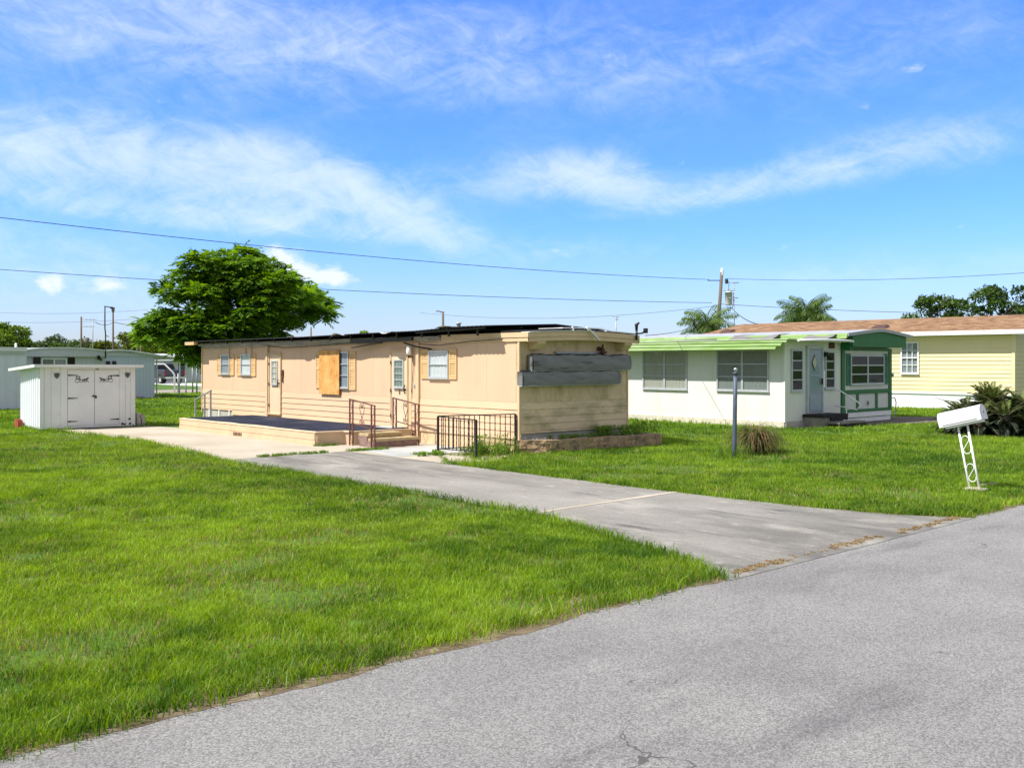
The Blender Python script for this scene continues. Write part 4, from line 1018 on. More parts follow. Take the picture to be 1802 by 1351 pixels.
b = MB(); b.box(36.80, 38.70, 89.12, 89.34, .50, .66); b.box(37.45, 38.05, 89.05, 89.118, .50, .58); b.build('bumper', 'chrome', tr)
for x in (36.76, 38.56):
    b = MB(); b.box(x, x + .18, 89.29, 89.36, .80, 1.24); b.build('tail_light', 'tail_red', tr)
b = MB(); b.box(37.58, 37.92, 89.10, 89.118, .52, .64); b.build('licence_plate', 'white_clean', tr)
for x, sg in ((36.76, 1), (38.74, -1)):
    for y in (90.35, 94.0):
        b = MB(); b.tube([(x, y, .40), (x + sg * .26, y, .40)], .40, 18); w_ = b.build('wheel', 'tyre', tr)
        b = MB(); b.tube([(x - sg * .008, y, .40), (x + sg * .03, y, .40)], [.24, .26], 14); b.build('rim', 'aluminium', w_)
        b = MB(); b.prism([(y + .52 * math.cos(a * math.pi / 10), .42 + .52 * math.sin(a * math.pi / 10)) for a in range(11)], 'x', *sorted((x - sg * .006, x + sg * .1))); b.build('wheel_arch', 'truck_dark', tr)
b = MB(); b.box(36.60, 36.74, 93.2, 93.4, 1.3, 1.5); b.build('mirror', 'truck_dark', tr)

# ------------------------------------------------------------------ white and green home
wh = empty('mobile_home', (29.5, 20, 0), 'white mobile home with lime slatted eaves and a dark green framed bay', 'mobile home')
b = MB(); b.box(26.06, 26.16, 16.51, 25.0, .18, 2.72); b.build('wall', 'white_panel', wh)
b = MB(); b.box(26.05, 29.36, 16.40, 16.50, .18, 2.66); b.build('entry_wall', 'white_panel_end', wh)
b = MB(); b.box(26.04, 26.075, 16.385, 16.42, .18, 2.66); build_each(b, 'corner_trim', 'white_paint', wh)
b = MB(); b.box(26.2, 29.3, 24.9, 25.0, .1, 2.7); b.box(29.5, 33.0, 31.9, 32, .1, 2.7); b.box(32.80, 32.90, 16.52, 31.9, .1, 2.7); b.box(29.3, 29.4, 25.05, 31.85, .1, 2.75); build_each(b, 'back_wall', 'white_panel', wh)
b = MB()
for i in range(20): b.box(26.02, 26.3, 16.40 + i * .43, 16.40 + i * .43 + .42, 0, .175)
b.build('foundation', 'block_light', wh)
b = MB()
for i in range(8): b.box(26.07 + i * .41, 26.07 + i * .41 + .40, 16.36, 16.395, 0, .175)
b.build('foundation', 'block_grey', wh)
window(wh, 'x', 26.06, -1, 20.10, 22.02, 1.09, 2.39, 2, 3, frame='aluminium_grey', back='curtain_cream', glass='glass_blue', fw=.05, mull=.035, bar=.035)
window(wh, 'x', 26.06, -1, 16.95, 18.90, 1.10, 2.41, 2, 3, frame='aluminium_grey', back='blind_sage', glass='glass_blue', fw=.05, mull=.035, bar=.035)
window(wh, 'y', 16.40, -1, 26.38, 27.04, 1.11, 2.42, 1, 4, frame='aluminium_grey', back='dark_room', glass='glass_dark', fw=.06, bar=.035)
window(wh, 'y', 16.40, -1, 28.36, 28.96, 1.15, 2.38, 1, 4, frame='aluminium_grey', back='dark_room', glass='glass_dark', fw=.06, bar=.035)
b = MB(); b.box(27.32, 28.12, 16.35, 16.395, .44, 2.42); dr = b.build('door', 'storm_door', wh)
b = MB(); b.box(27.24, 27.315, 16.33, 16.398, .42, 2.52); b.box(28.125, 28.20, 16.33, 16.398, .42, 2.52); b.box(27.317, 28.123, 16.33, 16.398, 2.43, 2.52); b.build('door_frame', 'aluminium_grey', dr)
b = MB(); b.add([(27.42, 16.34, 1.62), (28.02, 16.34, 1.62), (28.02, 16.34, 2.34), (27.42, 16.34, 2.34)], [(0, 1, 2, 3)]); b.add([(27.42, 16.34, .98), (28.02, 16.34, .98), (28.02, 16.338, 1.57), (27.42, 16.338, 1.57)], [(0, 1, 2, 3)]); b.build('pane', 'glass_blue', dr, fix=False)
b = MB(); b.box(27.40, 28.04, 16.33, 16.348, 1.575, 1.615); b.box(27.40, 28.04, 16.336, 16.348, .50, .93); b.build('door_panel', 'storm_door', dr)
b = MB(); b.prism([(27.66, 1.78), (27.80, 2.0), (27.66, 2.22), (27.52, 2.0)], 'y', 16.325, 16.337); b.build('diamond_light', 'curtain_cream', dr)
b = MB(); b.prism([(27.66, 1.74), (27.83, 2.0), (27.66, 2.26), (27.49, 2.0)], 'y', 16.331, 16.338); b.build('diamond_frame', 'iron_black', dr)
b = MB(); b.box(28.05, 28.08, 16.28, 16.33, 1.30, 1.50); b.build('door_handle', 'iron_black', dr)
b = MB(); b.tube([(28.30, 16.38, 2.26), (28.32, 16.24, 2.28)], [.07, .06], 8); b.tube([(28.34, 16.28, 2.2), (28.44, 16.20, 2.15)], [.05, .06], 8); b.build('wall_lamp', 'iron_black', wh)
b = MB(); b.box(28.62, 28.95, 16.37, 16.398, 2.46, 2.66); b.build('vent_grille', 'brown_dark', wh)
b = MB(); b.box(28.22, 28.30, 16.34, 16.398, 1.20, 1.75); b.build('mail_slot', 'white_paint', wh)
# lime slatted eave of the front room
b = MB(); ye0, ye1 = 16.0, 24.8
for i, (z0, z1, xo) in enumerate(((2.615, 2.70, 25.50), (2.510, 2.585, 25.42), (2.405, 2.48, 25.34))):
    ys0 = ye0 + i * .14
    b.hexa([(xo, ys0, z0), (xo + .12, ys0, z0 + .05), (xo + .12, ye1, z0 + .05), (xo, ye1, z0), (xo + .02, ys0, z1 - .015), (xo + .14, ys0, z1 + .02), (xo + .14, ye1, z1 + .02), (xo + .02, ye1, z1 - .015)])
build_each(b, 'eave_slat', 'lime_slat', wh)
b = MB(); b.hexa([(25.50, 15.95, 2.690), (29.36, 15.95, 2.70), (29.36, 24.9, 2.70), (25.50, 24.9, 2.690), (25.50, 15.95, 2.715), (29.36, 15.95, 2.745), (29.36, 24.9, 2.745), (25.50, 24.9, 2.715)])
b.build('roof', 'lime_pale', wh)
b = MB(); b.tube([(26.0, 15.9, 2.67), (27.2, 15.85, 2.70), (28.6, 15.85, 2.71), (29.3, 15.9, 2.68)], .035, 8); b.box(26.0, 29.3, 15.95, 16.39, 2.665, 2.69); b.build('entry_canopy', 'roof_white', wh)
b = MB(); xm = [29.05 + 4.5 * i / 16 for i in range(17)]
am = lambda x: 3.13 - .21 * (math.sqrt(((x - 31.3) / 2.25) ** 2 + .02) - .14)
b.prism([(x, am(x)) for x in xm] + [(x, am(x) - .09) for x in reversed(xm)], 'y', 16.0, 32.2); b.build('roof', 'roof_metal', wh)
b = MB()
for z0, z1, xo in ((2.865, 2.945, 29.02), (2.79, 2.86, 28.98)):
    b.hexa([(xo, 15.98, z0), (xo + .1, 15.98, z0 + .03), (xo + .1, 31.5, z0 + .03), (xo, 31.5, z0), (xo + .02, 15.98, z1), (xo + .12, 15.98, z1), (xo + .12, 31.5, z1), (xo + .02, 31.5, z1)])
build_each(b, 'upper_eave', 'lime_slat', wh)
b = MB()
def patch(y0, y1, hgt, sd):
    rs = random.Random(sd); n = 14; vs = []
    for i in range(n + 1):
        y = y0 + (y1 - y0) * i / n; h = hgt * (.55 + .3 * math.cos(2 * math.pi * i / n) + rs.uniform(-.06, .06))
        vs += [(28.3, y, 2.75), (28.75, y, 2.78 + h * .8), (28.95, y + .05, 2.82 + h), (29.6, y, 2.97 + h * .3)]
    b.add(vs, [(i * 4 + j, i * 4 + j + 1, i * 4 + 4 + j + 1, i * 4 + 4 + j) for i in range(n) for j in range(3)], True)
patch(18.4, 20.2, .17, 1); b.build('roof_tarp', 'grey_tarp', wh, fix=False)
b = MB(); patch(16.3, 17.3, .11, 5); b.build('roof_tarp', 'grey_tarp', wh, fix=False)
b = MB(); b.hexa([(27.4, 21.9, 2.74), (28.8, 20.9, 2.75), (28.8, 21.6, 2.75), (27.4, 23.2, 2.74), (27.4, 21.9, 2.75), (28.8, 20.9, 2.86), (28.8, 21.6, 2.86), (27.4, 23.2, 2.76)]); b.build('roof_patch', 'grey_tarp', wh)
# green bay at the end of the older part
GX0, GX1, GY = 29.42, 32.80, 16.40
b = MB(); b.box(GX0, GX1, GY + .0, GY + .10, .34, 2.50); b.build('bay_wall', 'bay_panel', wh)
b = MB()
for x0, x1, z0, z1 in ((29.40, 29.60, .34, 2.48), (32.62, 32.82, .34, 2.48)): b.box(x0, x1, GY - .035, GY - .002, z0, z1)
for z0, z1 in ((2.40, 2.48), (.95, 1.09), (.34, .44)): b.box(29.602, 32.618, GY - .033, GY - .002, z0, z1)
for x in (30.45, 31.75): b.box(x - .07, x + .07, GY - .030, GY - .002, .442, .948)
build_each(b, 'bay_trim', 'green_paint', wh)
b = MB(); b.box(29.40, 32.80, GY - .02, GY + .05, .17, .335); b.box(29.40, 32.80, GY + .01, GY + .06, .0, .14); build_each(b, 'skirting', 'white_paint', wh)
b = MB(); xg = [29.45 + 3.72 * i / 14 for i in range(15)]
b.prism([(x, am(x) - .095) for x in xg] + [(33.17, 2.52), (29.45, 2.52)], 'y', 16.02, 16.38); b.build('gable', 'green_paint', wh)
b = MB(); b.box(29.36, 29.40, 16.05, 16.39, 2.40, 2.85); b.build('gable_return', 'green_paint', wh)
b = MB(); b.prism([(x, am(x) + .012) for x in xm] + [(x, am(x) - .092) for x in reversed(xm)], 'y', 15.94, 15.998); b.build('roof_edge', 'galv', wh)
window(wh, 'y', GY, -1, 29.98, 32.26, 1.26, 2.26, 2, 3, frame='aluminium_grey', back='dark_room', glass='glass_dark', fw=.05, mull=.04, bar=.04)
shutter(wh, 'y', GY, -1, 29.70, 29.96, 1.24, 2.30, 'green_shutter'); shutter(wh, 'y', GY, -1, 32.28, 32.54, 1.24, 2.30, 'green_shutter')
b = MB(); b.tube([(31.15, 16.36, .60), (31.15, 16.40, .60)], .05, 10); b.box(31.11, 31.19, 16.36, 16.39, .60, .70); b.build('outlet_cover', 'galv', wh)
b = MB(); b.tube([(32.84, 16.42, .75), (33.1, 16.40, .76), (33.2, 16.40, .6), (33.15, 16.40, .2), (32.9, 16.4, .02)], .018, 6); b.box(32.82, 32.92, 16.34, 16.46, 1.50, 1.62); b.build('hose', 'galv', wh)
st = empty('entry_steps', (27.6, 16.0, 0), 'dark matted block steps under the blue grey storm door', 'steps')
b = MB(); b.box(27.05, 27.50, 15.72, 16.38, 0, .30); b.box(27.52, 28.30, 15.72, 16.38, 0, .30); build_each(b, 'block', 'block_dark', st)
b = MB(); b.box(27.03, 28.55, 15.68, 16.38, .302, .39); b.box(27.50, 28.50, 15.66, 15.70, .20, .30); b.build('top_mat', 'mat_black', st)
b = MB(); b.box(27.35, 28.85, 15.30, 15.655, 0, .11); b.box(27.7, 28.9, 15.24, 15.298, 0, .1); b.build('lower_block', 'mat_black', st)
b = MB(); b.box(27.30, 28.90, 15.28, 15.66, .112, .17); b.build('lower_tread', 'block_dark', st)
hr = MB(); hr.tube([(28.75, 16.33, 1.12), (28.8, 16.1, 1.10), (28.85, 15.5, .74), (28.86, 15.42, .64), (28.84, 15.55, .50), (28.82, 15.85, .56), (28.82, 16.30, .6)], .022, 8); hr.tube([(28.84, 15.9, .58), (28.84, 15.9, 0)], .02, 6)
tag(hr.build('handrail', 'white_clean'), 'white bent pipe handrail beside the dark entry steps', 'handrail')

# ------------------------------------------------------------------ yellow house
yh = empty('house', (46, 23.5, 0), 'pale yellow vinyl sided house with a brown shingle roof', 'house')
b = MB(); zs = [.66 + .178 * i for i in range(15)]
lap_wall(b, 'x', 42.0, -1, 15.78, 31.0, zs, .1, .026); b.build('siding', 'yellow_vinyl', yh)
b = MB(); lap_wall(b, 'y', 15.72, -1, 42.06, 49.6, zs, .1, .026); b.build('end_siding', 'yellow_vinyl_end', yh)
b = MB(); b.box(41.965, 42.06, 15.68, 15.80, .66, 3.16); build_each(b, 'corner_trim', 'yellow_vinyl', yh)
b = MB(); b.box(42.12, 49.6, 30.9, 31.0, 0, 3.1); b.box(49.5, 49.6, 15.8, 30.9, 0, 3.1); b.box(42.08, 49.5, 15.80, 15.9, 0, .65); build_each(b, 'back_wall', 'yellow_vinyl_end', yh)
b = MB(); b.box(41.99, 42.08, 15.72, 31.0, 0, .65); build_each(b, 'skirting', 'skirt_white', yh)
b = MB(); b.box(41.94, 41.988, 15.72, 31.0, .635, .69); b.build('skirt_rail', 'white_clean', yh)
def shingle():
    m = bpy.data.materials.new('shingle_brown'); m.use_nodes = True; t = m.node_tree; L = t.links.new; p = t.nodes['Principled BSDF']
    p.inputs['Roughness'].default_value = .9; p.inputs['Specular IOR Level'].default_value = .15
    tc = nn(t, 'ShaderNodeTexCoord'); br = nn(t, 'ShaderNodeTexBrick'); mp = nn(t, 'ShaderNodeMapping'); mp.inputs['Rotation'].default_value = (0, 0, R(90))
    L(tc.outputs['Object'], mp.inputs[0]); L(mp.outputs[0], br.inputs['Vector'])
    br.inputs['Scale'].default_value = 1; br.inputs['Brick Width'].default_value = .33; br.inputs['Row Height'].default_value = .14; br.inputs['Mortar Size'].default_value = .006
    br.inputs['Color1'].default_value = (.20, .118, .066, 1); br.inputs['Color2'].default_value = (.41, .265, .155, 1); br.inputs['Mortar'].default_value = (.14, .07, .04, 1); br.inputs['Bias'].default_value = -.1
    n = nn(t, 'ShaderNodeTexNoise'); n.inputs['Scale'].default_value = 1.4; n.inputs['Detail'].default_value = 6; L(tc.outputs['Object'], n.inputs['Vector'])
    mx = nn(t, 'ShaderNodeMix', data_type='RGBA', blend_type='MULTIPLY'); mx.inputs[0].default_value = .6; L(br.outputs[0], mx.inputs[6])
    cr = nn(t, 'ShaderNodeValToRGB'); cr.color_ramp.elements[0].position = .3; cr.color_ramp.elements[0].color = (.6, .55, .5, 1); cr.color_ramp.elements[1].position = .7; cr.color_ramp.elements[1].color = (1.0, 1.0, 1, 1)
    L(n.outputs[0], cr.inputs[0]); L(cr.outputs[0], mx.inputs[7]); L(mx.outputs[2], p.inputs['Base Color'])
    bp = nn(t, 'ShaderNodeBump'); bp.inputs['Strength'].default_value = .5; bp.inputs['Distance'].default_value = .01; L(br.outputs[1], bp.inputs['Height']); bp.invert = True; L(bp.outputs[0], p.inputs['Normal'])
    MATS['shingle_brown'] = m
shingle()
b = MB()
YL, YR = 31.9, 15.15
b.add([(41.45, YR, 3.34), (41.45, YL, 3.34), (45.8, YL - .3, 4.14), (45.8, YR, 4.14), (50.1, YR, 3.34), (50.1, YL, 3.34)], [(0, 1, 2, 3), (3, 2, 5, 4)])
b.add([(41.45, YR, 3.30), (41.45, YL, 3.30), (45.8, YL - .3, 4.09), (45.8, YR, 4.09), (50.1, YR, 3.30), (50.1, YL, 3.30)], [(3, 2, 1, 0), (4, 5, 2, 3)])
b.build('roof', 'shingle_brown', yh, fix=False)
b = MB(); b.box(41.42, 41.447, 15.12, 31.9, 3.17, 3.345); b.box(41.45, 42.0, 15.16, 31.9, 3.165, 3.19); b.build('fascia', 'white_clean', yh)
b = MB(); b.prism([(41.45, 3.17), (41.45, 3.345), (45.8, 4.145), (50.1, 3.345), (50.1, 3.17), (45.8, 3.97)], 'y', 15.118, 15.145); b.prism([(42.0, 3.15), (45.8, 3.95), (49.6, 3.15)], 'y', 15.72, 15.78); b.build('rake_board', 'white_clean', yh)
wy_ = window(yh, 'x', 41.98, -1, 19.68, 20.50, 1.50, 2.92, 3, 4, frame='white_clean', back='blind_white', glass='glass_dark', fw=.06, mull=.014, bar=.024, d=.06)
b = MB(); b.box(41.905, 41.93, 19.74, 20.44, 2.19, 2.235); b.build('sash_rail', 'white_clean', wy_)
for y in (30.1, 21.6):
    b = MB(); b.hexa([(42.7, y, 3.58), (43.15, y, 3.66), (43.15, y + .75, 3.66), (42.7, y + .75, 3.58), (42.85, y + .1, 3.70), (43.15, y + .1, 3.76), (43.15, y + .65, 3.76), (42.85, y + .65, 3.70)]); b.build('roof_vent', 'vent_brown', yh)
b = MB(); b.box(41.93, 41.97, 21.40, 21.46, 2.32, 2.45); b.build('wall_fitting', 'brown_dark', yh)
b = MB(); b.box(44.2, 45.0, 15.60, 15.69, 1.2, 2.8); b.build('end_window', 'glass_dark', yh)

# ------------------------------------------------------------------ mailbox, post, small things on the lawn
mb = empty('mailbox', (15.40, 6.50, 0), 'leaning white mailbox on twin white poles with S scrolls', 'mailbox')
mb['local'] = 1
# local x: along the picture-facing side, y: depth. The whole thing leans over.
yaw_m = R(-90)
mb.rotation_euler = (Matrix.Rotation(yaw_m, 3, 'Z') @ Matrix.Rotation(R(-10.5), 3, 'Y')).to_euler()
mb.location = g_mail = Vector((15.54, 6.40, 0))
for x in (-.075, .075):
    b = MB(); b.tube([(x, 0, -.12), (x, 0, 1.02)], .0165, 10); b.build('pole', 'white_clean', mb)
def s_scroll(zc, h, w):
    pts = []
    for i in range(37):
        a = -math.pi * .9 + i / 18 * math.pi * .95 if i <= 18 else None
        if i <= 18: pts.append((w * math.cos(math.pi * (1.05 - 1.35 * i / 18)), zc + h / 2 + w * math.sin(math.pi * (1.05 - 1.35 * i / 18))))
    top = pts; bot = [(-x, 2 * zc - z) for x, z in top[::-1]]
    return top + bot
for zc in (.28, .72):
    b = MB(); b.tube([(x, 0, z) for x, z in s_scroll(zc, .17, .055)], .006, 6); b.build('scroll', 'white_clean', mb)
hw, zb_, zt_, ln0, ln1 = .115, 1.055, 1.215, -.32, .34
prof = [(-hw, 1.055), (hw, 1.055), (hw, 1.175)] + [(hw * math.cos(a * math.pi / 12), 1.175 + .115 * math.sin(a * math.pi / 12)) for a in range(1, 12)] + [(-hw, 1.175)]
tilt = lambda pts: pts
b = MB(); b.prism(prof, 'x', ln0, ln1); bo = b.build('box', 'mail_white', mb)
for p in bo.data.polygons: p.use_smooth = False
b = MB(); b.prism([(y * 1.03, 1.055 + (z - 1.055) * 1.02) for y, z in prof], 'x', ln1 + .001, ln1 + .02); dd = b.build('door', 'mail_door', mb)
b = MB()
def digit_x(b, segs, y, z, w=.03, h=.05, x=ln1 + .024):
    S = {'a': ((0, 1), (1, 1)), 'b': ((1, 1), (1, .5)), 'c': ((1, .5), (1, 0)), 'd': ((0, 0), (1, 0)), 'e': ((0, 0), (0, .5)), 'f': ((0, .5), (0, 1)), 'g': ((0, .5), (1, .5))}
    for s in segs:
        (u0, v0), (u1, v1) = S[s]; b.beam((x, y + u0 * w, z + v0 * h), (x, y + u1 * w, z + v1 * h), .009, .006)
digit_x(b, 'bc', -.03, 1.20); digit_x(b, 'abc', -.015, 1.135); digit_x(b, 'bc', -.03, 1.075)
b.build('number', 'galv', dd)
b = MB(); b.box(-.235, .315, -.09, .09, 1.022, 1.052); b.build('base_plate', 'white_clean', mb)
b = MB(); b.box(-.26, .29, -.122, -.1165, 1.075, 1.088); b.build('seam', 'galv', bo)
pl_ = [o for o in COL.objects if o.name.startswith('base_plate')][-1]
for q in (bo, dd, pl_): q.rotation_euler = (0, R(-4), 0); q.location = (1.035 * math.sin(R(4)), 0, .002)
ft = MB(); ft.lathe([(.0, .0), (.20, .0), (.19, .035), (.12, .05), (0, .052)], (15.54, 6.38, 0), 9, False)
tag(ft.build('concrete_footing', 'stone_flat'), 'half buried concrete footing under the leaning mailbox', 'footing')
ft = MB(); ft.hexa([(16.06, 6.48, 0), (16.34, 6.34, 0), (16.42, 6.46, 0), (16.16, 6.62, 0), (16.07, 6.49, .05), (16.33, 6.36, .055), (16.40, 6.46, .05), (16.17, 6.60, .045)])
tag(ft.build('stepping_stone', 'stone_flat'), 'small flat pale stone in the grass beside the mailbox', 'stone')
lp = empty('lamp_post', (16.87, 11.80, 0), 'bare blue grey lamp post with a silver knob and no lantern', 'post')
b = MB(); b.tube([(16.86, 11.80, -.05), (16.865, 11.80, .28), (16.875, 11.795, 1.0), (16.885, 11.79, 1.76)], [.046, .046, .043, .043], 14); b.build('pole', 'post_blue', lp)
b = MB(); b.lathe([(.046, 0), (.046, .05), (.052, .052), (.052, .075), (.02, .085)], (16.885, 11.79, 1.72), 14); b.build('collar', 'post_blue', lp)
b = MB(); b.lathe([(.018, 0), (.02, .02), (.038, .04), (.042, .06), (.03, .085), (0, .095)], (16.885, 11.79, 1.80), 14); b.build('finial', 'chrome', lp)

# ------------------------------------------------------------------ poles, antennas, wires
up = empty('utility_pole', (62.4, 44.7, 0), 'tall wooden utility pole with a pale transformer can', 'utility pole')
b = MB(); b.tube([(61.9, 45.2, 0), (62.1, 45.0, 4), (62.32, 44.77, 9.0)], [.165, .145, .12], 10); b.build('pole', 'pole_wood', up)
b = MB(); b.lathe([(.13, 0), (.12, .35), (.05, .55), (0, .56)], (62.33, 44.76, 8.75), 10); b.build('pole_cap', 'white_clean', up)
b = MB(); b.lathe([(0, 0), (.26, 0), (.28, .05), (.28, .95), (.31, .96), (.31, 1.0), (.1, 1.08), (0, 1.08)], (62.72, 44.42, 6.45), 16); tf = b.build('transformer', 'transformer', up)
b = MB(); b.lathe([(.05, 0), (.07, .08), (.05, .14), (.06, .22), (.03, .32), (0, .33)], (62.72, 44.42, 7.52), 8); b.build('bushing', 'ceramic', tf)
b = MB(); b.tube([(62.6, 44.5, 8.5), (62.75, 44.4, 8.2), (62.72, 44.42, 7.8)], .02, 5); b.tube([(63.02, 44.2, 7.4), (63.05, 44.2, 6.6), (62.95, 44.25, 6.2), (62.6, 44.5, 6.3)], .03, 5); b.box(62.5, 62.7, 44.45, 44.6, 8.1, 8.45); b.build('drop_wire', 'cable', up)
b = MB(); b.beam((62.25, 44.8, 8.35), (61.5, 45.5, 8.35), .06, .06); b.build('bracket', 'iron_black', up)
def pole(x, y, h, r, label, mat='pole_wood', name='utility_pole', extra=None, cat='utility pole', group=None):
    b = MB(); b.tube([(x, y, 0), (x, y, h)], [r * 1.2, r], 8)
    if extra: extra(b, x, y, h)
    return tag(b.build(name, mat), label, cat, group)
def can(b, x, y, h): b.lathe([(0, 0), (.25, 0), (.25, .8), (0, .85)], (x + .5, y - .4, h - 3.2), 8)
pole(34.68, 96.7, 7.0, .085, 'wooden pole with a dark knob standing behind the thin mast', extra=lambda b, x, y, h: b.lathe([(.14, 0), (.14, .12), (.17, .15), (.17, .4), (0, .45)], (x, y, h), 8))
pole(37.48, 114.4, 7.2, .10, 'wooden pole with a pale transformer above the far tree line', extra=can)
pole(34.8, 90, 4.6, .06, 'thin pale pole among olive shrubs beside the big tree', mat='pole_wood', cat='pole')
pole(58.65, 75.0, 7.0, .11, 'grey street light pole rising over the beige home roof', mat='pole_wood', extra=lambda b, x, y, h: b.tube([(x, y, h - .1), (x - .35, y + .35, h + .06), (x - .5, y + .5, h)], .05, 6), cat='street light')
pole(46.5, 79.3, 5.3, .07, 'short dark pole top between the big tree and the roof', mat='pole_wood', cat='pole')
def antenna(x, y, z0, h, label, arms, L_, mat='galv'):
    b = MB(); b.tube([(x, y, z0), (x, y, h)], .03, 6); c, s = .742, -.6704
    for dz, w, off, n in arms:
        b.tube([(x + c * (off - w), y + s * (off - w), h - dz), (x + c * (off + w), y + s * (off + w), h - dz)], .022, 5)
        for i in range(n):
            u = off - w + 2 * w * i / max(1, n - 1); b.tube([(x + c * u - s * L_, y + s * u + c * L_, h - dz), (x + c * u + s * L_, y + s * u - c * L_, h - dz)], .016, 4)
    return tag(b.build('antenna', mat), label, 'antenna')
antenna(50.43, 35.3, 2.5, 6.95, 'tall television antenna beside the transformer pole', ((.0, .28, -.02, 3), (.5, .33, -.3, 5), (.95, .30, -.1, 3)), .35)
antenna(24.46, 72.2, 2.0, 5.1, 'television antenna behind the blue grey gable', ((.0, .35, -.2, 4), (.5, .3, -.35, 3)), .4)
antenna(37.5, 33.5, 2.3, 4.35, 'slender antenna mast with a small cross top behind the beige roof', ((.0, .12, 0, 2), (.12, .05, .05, 2)), .1)
def wire(a, b_, sag, r, label, n=26, mat='cable'):
    a = Vector(a); b_ = Vector(b_); pts = [a.lerp(b_, i / n) - Vector((0, 0, sag * 4 * (i / n) * (1 - i / n))) for i in range(n + 1)]
    m = MB(); m.tube(pts, r, 5); return tag(m.build('power_line', mat), label, 'power line')
wire((10.6, 47.0, 8.45), (61.6, 45.4, 8.42), .42, .018, 'upper power line crossing the sky from the left to the transformer pole', 40)
wire((62.5, 44.6, 8.5), (65.8, 21.4, 7.75), .35, .017, 'upper power line running right from the transformer pole')
wire((13.9, 61.6, 7.42), (62.2, 45.6, 6.66), .35, .018, 'lower power line passing behind the big tree to the pole', 40)
wire((62.6, 45.0, 6.55), (77.3, 24.5, 5.53), .25, .018, 'lower power line running right behind the palms')
wire((57.0, 76.5, 6.9), (62.0, 45.0, 6.4), .75, .024, 'sagging power line between the grey street light and the transformer pole', 26, 'cable_pale')
wire((18.33, 15.42, 2.66), (62.0, 45.0, 6.1), .41, .009, 'thick service line from the beige roof corner up to the pole', 40)
wire((62.7, 44.4, 6.5), (45.5, 30.3, 4.1), .25, .026, 'service line dropping from the transformer pole to the brown roof')
wire((32.4, 132.5, 8.26), (43.1, 109.3, 8.0), .3, .025, 'faint far power line highest above the distant trees', 20, 'cable_pale')
wire((35.1, 143.5, 7.5), (47, 119.3, 7.5), .3, .025, 'faint far power line lower above the distant trees', 20, 'cable_pale')
wire((34.7, 96.6, 5.95), (37.2, 92.0, 5.2), .05, .03, 'short cable dropping from the wooden pole towards the big tree', 12)
wire((24.6, 72.1, 4.9), (34.6, 96.6, 5.9), .2, .022, 'cable between the antenna and the wooden pole', 12)
b = MB(); b.lathe([(0, 0), (.05, .05), (.07, .13), (.05, .2), (.04, .26), (.045, .31), (0, .34)], (35.8, 27.25, 3.66), 8); b.tube([(35.8, 27.25, 3.76), (35.88, 27.17, 3.58)], [.035, .02], 6)
tag(b.build('bird', 'bird_dark'), 'small dark bird perched on the thick service line', 'bird')
# ------------------------------------------------------------------ trees and plants
def nrm(a): return a / np.maximum(1e-9, np.linalg.norm(a, axis=-1, keepdims=True))
def leaves_mesh(name, c, d, n, ln, wd, tint, mat, parent, fold=.0):
    """diamond leaf quads: centre c, length direction d, face normal n"""
    d = nrm(d); s = nrm(np.cross(d, n)); ln = ln[:, None]; wd = wd[:, None]
    v = np.stack([c - d * ln * .5, c + s * wd * .5 + d * ln * .05, c + d * ln * .5, c - s * wd * .5 + d * ln * .05], 1)
    k = len(c); f = np.arange(k * 4).reshape(k, 4)
    return raw_mesh(name, v.reshape(-1, 3), f, mat, tint, parent, 4)

def limb_path(a, b_, rs, n=6, wob=.12, lift=.25):
    a = Vector(a); b_ = Vector(b_); L_ = (b_ - a).length; pts = []
    for i in range(n + 1):
        q = i / n; p = a.lerp(b_, q); p.z += lift * L_ * (q ** .6 - q)
        if 0 < i < n: p += Vector((rs.uniform(-1, 1), rs.uniform(-1, 1), rs.uniform(-.5, .5))) * wob * L_ * .3
        pts.append(p)
    return pts

